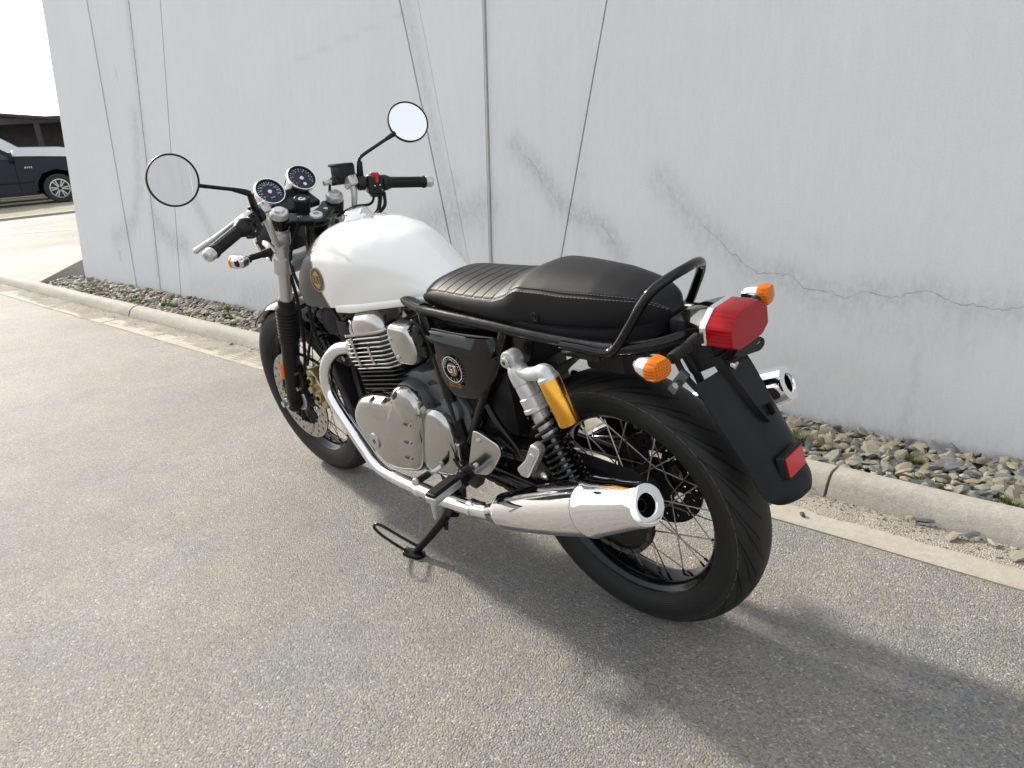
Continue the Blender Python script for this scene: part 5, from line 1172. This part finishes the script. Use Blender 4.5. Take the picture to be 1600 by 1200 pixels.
# ---- gauges
GN = Vector((-.80, 0, .60)).normalized()
for s, hi in ((1, 0), (-1, .012)):
    gc = Vector((1.198, s*.057, 1.030+hi)); ux = Vector((0, -1, 0)); uy = ux.cross(GN)*-1
    if uy.z < 0: uy = -uy
    g = quick('gauge', M['chrome'], moto, lambda bm: lathe(bm, [(.018, -.060), (.034, -.056), (.0415, -.046), (.0430, -.036), (.0430, -.006), (.0455, -.004), (.0465, .001), (.0460, .006), (.0440, .0085), (.0418, .0085), (.0410, .006)], gc, GN, 48), label='speedometer with blue-black face' if s > 0 else 'rev counter with blue-black face', ang=40)
    quick('dial_ring', M['satin'], g, lambda bm: lathe(bm, [(.0412, .0065), (.0385, .0055), (.0372, .0016)], gc, GN, 40))
    quick('gauge_face', M['dial'], g, lambda bm: lathe(bm, [(.0400, .0015), (0, .0015)], gc, GN, 40))
    def gm(a, b_, d=.0022): return gc+ux*a+uy*b_+GN*d
    V, F = ngon(48, .0395, .0402); 
    n = 21 if s > 0 else 19; V = []; F = []
    for k in range(n):
        a = math.radians(215-250*k/(n-1)); l = .0050 if k % 2 == 0 else .0028; wd = .0007; c_, s_ = math.cos(a), math.sin(a); q = len(V)
        for rr, sg in ((.0355, 1), (.0355, -1), (.0355-l, -1), (.0355-l, 1)): V.append((c_*rr-s_*wd*sg, s_*rr+c_*wd*sg))
        F.append((q, q+1, q+2, q+3))
    tk = flat('dial_ticks', V, F, M['whiteprint'], g, gm); tk['kind'] = 'stuff'
    nums = [str(v) for v in ((20, 40, 60, 80, 100, 120, 140, 160, 180, 200) if s > 0 else (0, 1, 2, 3, 4, 5, 6, 7, 8, 9))]
    for k, t in enumerate(nums):
        a = math.radians(205-230*k/(len(nums)-1)); V, F = glyphs(t, .0068); flat('dial_number', [(v[0]+.0262*math.cos(a), v[1]+.0262*math.sin(a)) for v in V], F, M['whiteprint'], g, gm)
    if s > 0: V, F = glyphs('km/h', .007); flat('dial_word', [(v[0], v[1]-.019) for v in V], F, M['whiteprint'], g, gm)
    else: V, F = ngon(20, 0, .0055); flat('dial_lamp', [(v[0], v[1]-.020) for v in V], F, M['whiteprint'], g, gm)
    quick('needle', M['red'], g, lambda bm: tube(bm, [gm(.0, .0, .0040), gm(-.0200, -.0150, .0040)], .0010, 6, 1, smooth=False)); quick('needle_hub', M['whiteprint'], g, lambda bm: cyl(bm, gm(0, 0, .002), gm(0, 0, .0058), .0062, bev=.001))
quick('gauge_bracket', M['satin'], moto, lambda bm: (box(bm, (1.165, 0, .985), (.075, .120, .020), Matrix.Rotation(-.45, 3, 'Y'), bev=.006), box(bm, (1.20, 0, 1.0), (.02, .05, .05), bev=.005), tube(bm, [(1.18, .05, .98), (1.18, .08, .93), (1.19, .085, .87)], .006, 8)))
# ---- headlamp
hl = quick('headlamp', M['satin'], moto, lambda bm: lathe(bm, [(0, -.085), (.03, -.080), (.055, -.062), (.075, -.030), (.084, .0), (.086, .022)], (1.300, 0, .880), (1, 0, -.05), 40), ang=60)
quick('headlamp_ring', M['chrome'], hl, lambda bm: lathe(bm, [(.086, .020), (.0905, .022), (.091, .034), (.086, .042), (.080, .042)], (1.300, 0, .880), (1, 0, -.05), 48)); quick('headlamp_glass', M['gglass'], hl, lambda bm: lathe(bm, [(.081, .040), (.05, .052), (0, .056)], (1.300, 0, .880), (1, 0, -.05), 40)); quick('headlamp_reflector', M['chrome'], hl, lambda bm: lathe(bm, [(.080, .036), (.05, .0), (.01, -.02), (0, -.02)], (1.300, 0, .880), (1, 0, -.05), 40))
for s in (1, -1): quick('headlamp_bracket', M['silver'], moto, lambda bm: (tube(bm, [(fx(.835), s*.098, .842), (1.195, s*.103, .862), (1.225, s*.100, .880), (1.262, s*.090, .882)], lambda t: .013-.004*t, 12),))
# ---- front indicators
def indicator(s, front):
    if front: P0, P1, c = Vector((1.192, s*.112, .866)), Vector((1.200, s*.178, .868)), Vector((1.206, s*.212, .868)); fdir = Vector((1, s*.12, 0)).normalized()
    else: P0, P1, c = Vector((-.236, s*.045, .769)), Vector((-.240, s*.150, .769)), Vector((-.226, s*.186, .766)); fdir = Vector((-1, s*.15, .0)).normalized()
    st = quick('indicator_stalk', M['rubber'], moto, lambda bm: (cyl(bm, P0, P1, .0105 if not front else .0095, bev=.002), cyl(bm, P0, P0.lerp(P1, .42), .0145, .0115)))
    ux = Vector((0, 0, 1)).cross(fdir).normalized(); uy = fdir.cross(ux)
    def shp(k, kx=1): return rounded([(-.024*k, -.006*k), (-.018*k, -.019*k), (.010*k, -.021*k), (.026*k, -.012*k), (.026*k, .010*k), (.014*k, .021*k), (-.012*k, .020*k), (-.024*k, .008*k)], .005, 3)
    def ring(k, d): return [c+ux*p[0]+uy*p[1]+fdir*d for p in shp(k)]
    bd = quick('indicator_shell', M['chrome'] if not front else M['chrome2'], st, lambda bm: loft(bm, [ring(.35, -.036), ring(.65, -.033), ring(.88, -.022), ring(1.0, -.006), ring(1.0, 0)], True), ang=40)
    quick('indicator_lens', M['amber'], bd, lambda bm: loft(bm, [ring(1.0, .0003), ring(1.02, .002), ring(.97, .016), ring(.86, .022), ring(.5, .0245)], True), ang=30)
    if front: quick('shell_inlay', M['satin'], bd, lambda bm: box(bm, c-fdir*.018+ux*0, (.028, .050, .020), bev=.006))
for s in (1, -1): indicator(s, True); indicator(s, False)
# ---- front mudguard
def mud_f(bm):
    R = []
    for t in range(46, 152, 5):
        a = math.radians(t); R.append([(AX+(.338-.022*abs(k)**2.2)*math.cos(a), .056*k, AZ+(.338-.022*abs(k)**2.2)*math.sin(a)) for k in np.linspace(-1, 1, 11)]+[(AX+(.334-.022*abs(k)**2.2)*math.cos(a), .054*k, AZ+(.334-.022*abs(k)**2.2)*math.sin(a)) for k in np.linspace(1, -1, 11)])
    loft(bm, R, True)
mf = quick('front_mudguard', M['gloss_black'], moto, mud_f, ang=50)
quick('mudguard_brace', M['castalu'], mf, lambda bm: loft(bm, [[(AX-.345*math.cos(math.radians(a_))*.0+.352*math.cos(math.radians(92))+k*.0, math.sin(math.radians(a_))*.0, 0) for k in (0, 1, 2)] for a_ in (0,)], False) if False else tube(bm, [(fx(.55)-.0, .082, .55), (fx(.60)-.02, .075, .625), (1.33, .050, .668), (1.33, 0, .678), (1.33, -.050, .668), (fx(.60)-.02, -.075, .625), (fx(.55), -.082, .55)], .0115, 12))
for s in (1, -1): quick('mudguard_stay', M['frame_black'], mf, lambda bm: tube(bm, [(fx(.50), s*.075, .50), (1.22, s*.068, .48), (1.085, s*.058, .43)], .005, 8))
# ---- front caliper and hoses
cp = quick('brake_caliper', M['calgold'], moto, lambda bm: (prism(bm, rounded([(1.262, .452), (1.225, .458), (1.205, .425), (1.182, .395), (1.172, .350), (1.190, .318), (1.222, .330), (1.232, .368), (1.258, .400)], .010, 4), (0, .052, 0), (1, 0, 0), (0, 0, 1), 0, -.040, bev=.007), cyl(bm, (1.224, .088, .425), (1.224, .106, .425), .0165, bev=.004), cyl(bm, (1.200, .088, .366), (1.200, .106, .366), .0165, bev=.004), box(bm, (1.246, .09, .385), (.03, .022, .022), Matrix.Rotation(.5, 3, 'Y'), bev=.004), box(bm, (1.235, .085, .340), (.022, .03, .018), bev=.004), cyl(bm, (1.212, .098, .395), (1.214, .112, .395), .006)), ang=35)
for x, z in ((1.224, .425), (1.200, .366)): rodob('caliper_bolt', (x, .104, z), (x, .109, z), .008, M['black'], cp, seg=12)
quick('caliper_bracket', M['satin'], moto, lambda bm: prism(bm, rounded([(1.385, .47), (1.32, .48), (1.30, .40), (1.34, .34), (1.40, .35)], .015), (0, .078, 0), (1, 0, 0), (0, 0, 1), 0, -.012, bev=.002))
for x, z in ((1.322, .432), (1.335, .372)): rodob('bracket_bolt', (x, .088, z), (x, .104, z), .0085, M['steel'], moto, seg=6)
quick('speed_sensor_ring', M['castalu'], fw, lambda bm: lathe(bm, [(.030, .0), (.048, .0), (.050, .006), (.046, .010), (.032, .010)], (AX, .073, AZ), (0, 1, 0), 36))
pipe('brake_hose', [(1.10, -.02, .80), (1.12, .03, .72), (1.17, .060, .62), (1.21, .075, .54), (1.245, .085, .47)], .0048, M['rubber'], moto)

# ---- heel plates, pegs, levers, stand
for s in (1, -1):
    hp_ = quick('heel_plate', M['alu'], moto, lambda bm: prism(bm, rounded([(.318, .505), (.300, .506), (.236, .487), (.230, .465), (.272, .410), (.300, .386), (.352, .376), (.362, .402), (.340, .452)], .010, 4), (0, s*.176, 0), (1, 0, 0), (0, 0, 1), 0, -s*.010, bev=.003), ang=35)
    for x, z in ((.300, .484), (.334, .405)): rodob('plate_bolt', (x, s*.184, z), (x, s*.1905, z), .0062, M['steel'], hp_, bev=.0012)
    pb_ = quick('peg_bracket', M['darkmetal'], moto, lambda bm: (prism(bm, rounded([(.345, .44), (.315, .40), (.345, .36), (.37, .315), (.41, .325), (.42, .36), (.385, .385)], .012), (0, s*.150, 0), (1, 0, 0), (0, 0, 1), 0, -s*.024, bev=.004), box(bm, (.402, s*.190, .348), (.030, .035, .022), bev=.005)))
    pg = quick('footpeg', M['castalu'], moto, lambda bm: (box(bm, (.396, s*.252, .350), (.036, .098, .020), Matrix.Rotation(-s*.0, 3, 'X') @ Matrix.Rotation(s*.10, 3, 'Z'), bev=.006, segs=3), cyl(bm, (.389, s*.296, .347), (.389, s*.298, .300), .0055, bev=.001)))
    quick('peg_rubber', M['rubber'], pg, lambda bm: [box(bm, (.396, s*.252, .3625), (.030, .092, .012), Matrix.Rotation(s*.10, 3, 'Z'), bev=.003)]+[box(bm, (.396+.0055*(k-2), s*.252, .3690), (.0026, .080, .003), Matrix.Rotation(s*.10, 3, 'Z')) for k in range(5)])
    quick('pillion_hanger', M['frame_black'], moto, lambda bm: (tube(bm, [(.318, s*.124, .545), (.290, s*.130, .512), (.228, s*.138, .458), (.190, s*.145, .430)], .0085, 12, 4), prism(bm, rounded([(.215, .462), (.16, .470), (.115, .425), (.10, .375), (.15, .37), (.205, .41)], .015), (0, s*.135, 0), (1, 0, 0), (0, 0, 1), 0, -s*.012, bev=.002)))
    quick('pillion_peg', M['castalu'], moto, lambda bm: (prism(bm, rounded([(.104, .534), (.084, .531), (.081, .515), (.132, .440), (.154, .440), (.164, .456), (.132, .487)], .006, 4), (0, s*.182, 0), (1, 0, 0), (0, 0, 1), 0, -s*.024, bev=.005, back_bev=.003), prism(bm, rounded([(.104, .515), (.092, .509), (.127, .456), (.143, .464)], .004), (0, s*.204, 0), (1, 0, 0), (0, 0, 1), 0, -s*.006, bev=.002)))
    rodob('hanger_bolt', (.132, s*.146, .418), (.132, s*.158, .418), .011, M['steel'], moto, seg=24, bev=.003)
    rodob('silencer_bolt', (.155, s*.150, .447), (.155, s*.185, .440), .006, M['steel'], moto)
quick('gear_lever', M['castalu'], moto, lambda bm: (tube(bm, [(.505, .150, .350), (.512, .168, .338), (.522, .182, .330), (.534, .190, .326)], .0065, 10), cyl(bm, (.532, .186, .326), (.532, .200, .327), .009, bev=.001), cyl(bm, (.500, .256, .348), (.498, .264, .350), .0105, bev=.003)))
rodob('gear_pedal_rubber', (.531, .198, .327), (.500, .257, .348), .0095, M['rubber'], moto, bev=.002)
quick('linkage', M['darkmetal'], moto, lambda bm: (tube(bm, [(.46, .160, .385), (.43, .160, .350), (.37, .160, .325)], .004, 8), cyl(bm, (.415, .15, .318), (.415, .178, .318), .008)))
std = quick('side_stand', M['frame_black'], moto, lambda bm: (tube(bm, [(.552, .120, .205), (.565, .150, .160), (.585, .172, .128), (.620, .200, .084), (.652, .226, .046)], lambda t: .0165-.0055*t, 14, 6), box(bm, (.556, .128, .185), (.040, .035, .070), Matrix.Rotation(.55, 3, 'X'), bev=.006), cyl(bm, (.575, .150, .128), (.568, .163, .112), .006)))
quick('stand_foot', M['frame_black'], std, lambda bm: prism(bm, rounded([(-.034, -.018), (.030, -.016), (.036, 0), (.028, .016), (-.030, .020), (-.040, .002)], .008), (.660, .232, .0345), (1, .25, .04), (-.25, 1, .154), 0, .013, bev=.004))
quick('stand_loop', M['frame_black'], std, lambda bm: tube(bm, [(.640, .218, .062), (.675, .248, .105), (.705, .272, .142), (.722, .283, .152), (.735, .286, .138), (.722, .278, .112), (.690, .256, .072), (.662, .234, .038)], .0042, 10, 8))
quick('centre_bracket', M['frame_black'], moto, lambda bm: (prism(bm, rounded([(.60, .27), (.50, .27), (.52, .19), (.575, .17)], .015), (0, .105, 0), (1, 0, 0), (0, 0, 1), 0, -.012), prism(bm, rounded([(.36, .32), (.30, .33), (.26, .26), (.30, .22), (.36, .24)], .02), (0, .07, 0), (1, 0, 0), (0, 0, 1), 0, -.012)))

# ---- tail: mudguard, lamp, bracket
cl = [(-.268, .705), (-.286, .675), (-.308, .640), (-.333, .600), (-.358, .557), (-.381, .513), (-.397, .482), (-.408, .460)]
def mudr(bm):
    P = spline([(x, 0, z) for x, z in cl], 4); R = []; m = len(P)
    for i, p in enumerate(P):
        t = i/(m-1); d = (P[min(i+1, m-1)]-P[max(i-1, 0)]).normalized(); out = Vector((d.z, 0, -d.x)); out = out if out.x < 0 else -out
        hw = (.090-.018*t) if t < .80 else .0756*math.sqrt(max(.02, 1-((t-.80)/.235)**2)); hw *= .93+.07*min(1, t*3)
        sk = (.036 if t < .8 else .036*(1-(t-.8)*2.2))
        R.append([p+Vector((0, hw*k, 0))-out*sk*abs(k)**3.0 for k in np.linspace(-1, 1, 17)]+[p+Vector((0, (hw-.002)*k, 0))-out*(sk*abs(k)**3.0+.004) for k in np.linspace(1, -1, 17)])
    loft(bm, R, True)
mg = quick('rear_mudguard', M['satin'], moto, mudr, ang=50)
quick('mudguard_spine', M['satin'], mg, lambda bm: loft(bm, [[(x+.010, -w_, z-.006), (x-d_, -w_*.86, z+.0), (x-d_, w_*.86, z+.0), (x+.010, w_, z-.006)] for x, z, w_, d_ in ((-.255, .730, .040, .008), (-.276, .695, .038, .012), (-.302, .655, .033, .013), (-.324, .620, .025, .012), (-.336, .600, .012, .008))], True), ang=30)
quick('spine_slot', M['black'], mg, lambda bm: loft(bm, [[(x, y0, z), (x, y1, z), (x+.003, y1, z-.002), (x+.003, y0, z-.002)] for x, z, y0, y1 in ((-.3365, .632, -.005, .005), (-.347, .612, -.005, .005))], True))
RN = Vector((-.97, 0, .22)).normalized()
quick('reflector_box', M['satin'], mg, lambda bm: prism(bm, rounded([(-.034, -.022), (.034, -.022), (.034, .024), (-.034, .024)], .005), (-.374, .008, .522), (0, -1, 0), RN.cross(Vector((0, -1, 0))), 0, (-1 if Vector((0, -1, 0)).cross(RN.cross(Vector((0, -1, 0)))).x > 0 else 1)*.015, bev=.003), ang=30)
rr_ = quick('rear_reflector', M['redglow'], mg, lambda bm: prism(bm, rounded([(-.030, -.018), (.030, -.018), (.030, .020), (-.030, .020)], .003), Vector((-.374, .008, .522))+RN*.0152, (0, -1, 0), RN.cross(Vector((0, -1, 0))), 0, (-1 if Vector((0, -1, 0)).cross(RN.cross(Vector((0, -1, 0)))).x > 0 else 1)*.003, bev=.001)); rr_['label'] = 'small rectangular red reflector'
quick('tail_bracket', M['satin'], moto, lambda bm: (box(bm, (-.205, 0, .772), (.085, .085, .045), bev=.01), box(bm, (-.215, 0, .725), (.075, .075, .07), Matrix.Rotation(.5, 3, 'Y'), bev=.01), tube(bm, [(-.17, .03, .765), (-.205, .035, .70), (-.222, .035, .66)], .008, 8), tube(bm, [(-.17, .055, .745), (-.20, .058, .69), (-.235, .058, .655)], .006, 8)))
quick('tail_tray', M['satin'], moto, lambda bm: (box(bm, (-.075, 0, .735), (.19, .17, .028), bev=.008), box(bm, (-.02, 0, .700), (.10, .15, .06), bev=.01)))
quick('inner_stay', M['greycase'], moto, lambda bm: (box(bm, (-.188, .062, .675), (.060, .010, .020), Matrix.Rotation(.9, 3, 'Y'), bev=.003), cyl(bm, (-.192, .066, .676), (-.192, .078, .676), .007)))
rodob('inner_stay_bolt', (-.192, .072, .676), (-.192, .080, .676), .0062, M['steel'], moto)
tlo = [(.066, .763), (.066, .797), (.033, .821), (-.033, .821), (-.066, .797), (-.066, .763), (-.042, .749), (.042, .749)]
def tring(k, x, r=.004, dz_=0): return [Vector((x+.018*(z-.785), y, z+dz_)) for y, z in [(p[0]*k, .785+(p[1]-.785)*k) for p in rounded(tlo, r, 3)]]
tl = quick('tail_lamp', M['gloss_black'], moto, lambda bm: loft(bm, [tring(.35, -.175), tring(.55, -.19), tring(.78, -.215), tring(.97, -.240), tring(1.02, -.247)], True), ang=40)
quick('lamp_bezel', M['chrome'], tl, lambda bm: loft(bm, [tring(1.0, -.2472), tring(1.045, -.2475), tring(1.05, -.2555), tring(1.0, -.258)], True), ang=30)
lens = quick('red_lens', M['redlens'], tl, lambda bm: loft(bm, [tring(1.0, -.2585), tring(1.0, -.290), tring(.975, -.3055), tring(.945, -.3085), tring(.5, -.3085)], True), ang=22)
quick('reflector_bowl', M['redglow'], tl, lambda bm: loft(bm, [tring(.93, -.2590), tring(.90, -.268), tring(.3, -.264)], True))
bo = rounded([(.030, .740), (-.030, .735), (-.054, .7355), (-.070, .730), (-.084, .719), (-.085, .708), (-.068, .702), (-.039, .709), (.022, .722)], .008, 3); so2 = rounded([(-.053, .715), (-.075, .7165), (-.077, .722), (-.056, .7205)], .0028, 3)
def bracket(bm):
    # plate with an open slot: outer ring to slot ring in matching order
    n = 48
    def res(P, c0):
        out = []
        for k in range(n):
            a = 2*PI*k/n; d = Vector((math.cos(a), math.sin(a))); best = None; m = len(P)
            for i in range(m):
                p, q = Vector(P[i]), Vector(P[(i+1) % m]); e = q-p; den = d.x*e.y-d.y*e.x
                if abs(den) < 1e-12: continue
                w_ = p-c0; t = (w_.x*e.y-w_.y*e.x)/den; u = (w_.x*d.y-w_.y*d.x)/den
                if t > 0 and -1e-6 <= u <= 1+1e-6: best = t if best is None else max(best, t)
            out.append(c0+d*best)
        return out
    c0 = Vector((-.065, .7187)); O = res(bo, c0); I = res(so2, c0)
    loft(bm, [[(-.288, p.x, p.y) for p in O], [(-.288, p.x, p.y) for p in I], [(-.284, p.x, p.y) for p in I], [(-.284, p.x, p.y) for p in O]], True, loop=True)
    box(bm, (-.262, 0, .718), (.045, .06, .006), bev=.002)
quick('lamp_bulb', M['redglow'], tl, lambda bm: [bmesh.ops.create_icosphere(bm, subdivisions=3, radius=.011, matrix=Matrix.Translation((-.279, 0, .785)))])
quick('plate_bracket', M['satin'], moto, bracket, ang=30)
rodob('bracket_bolt', (-.288, .035, .718), (-.297, .035, .716), .008, M['steel'], moto, bev=.001)

# ---- finish: nothing else
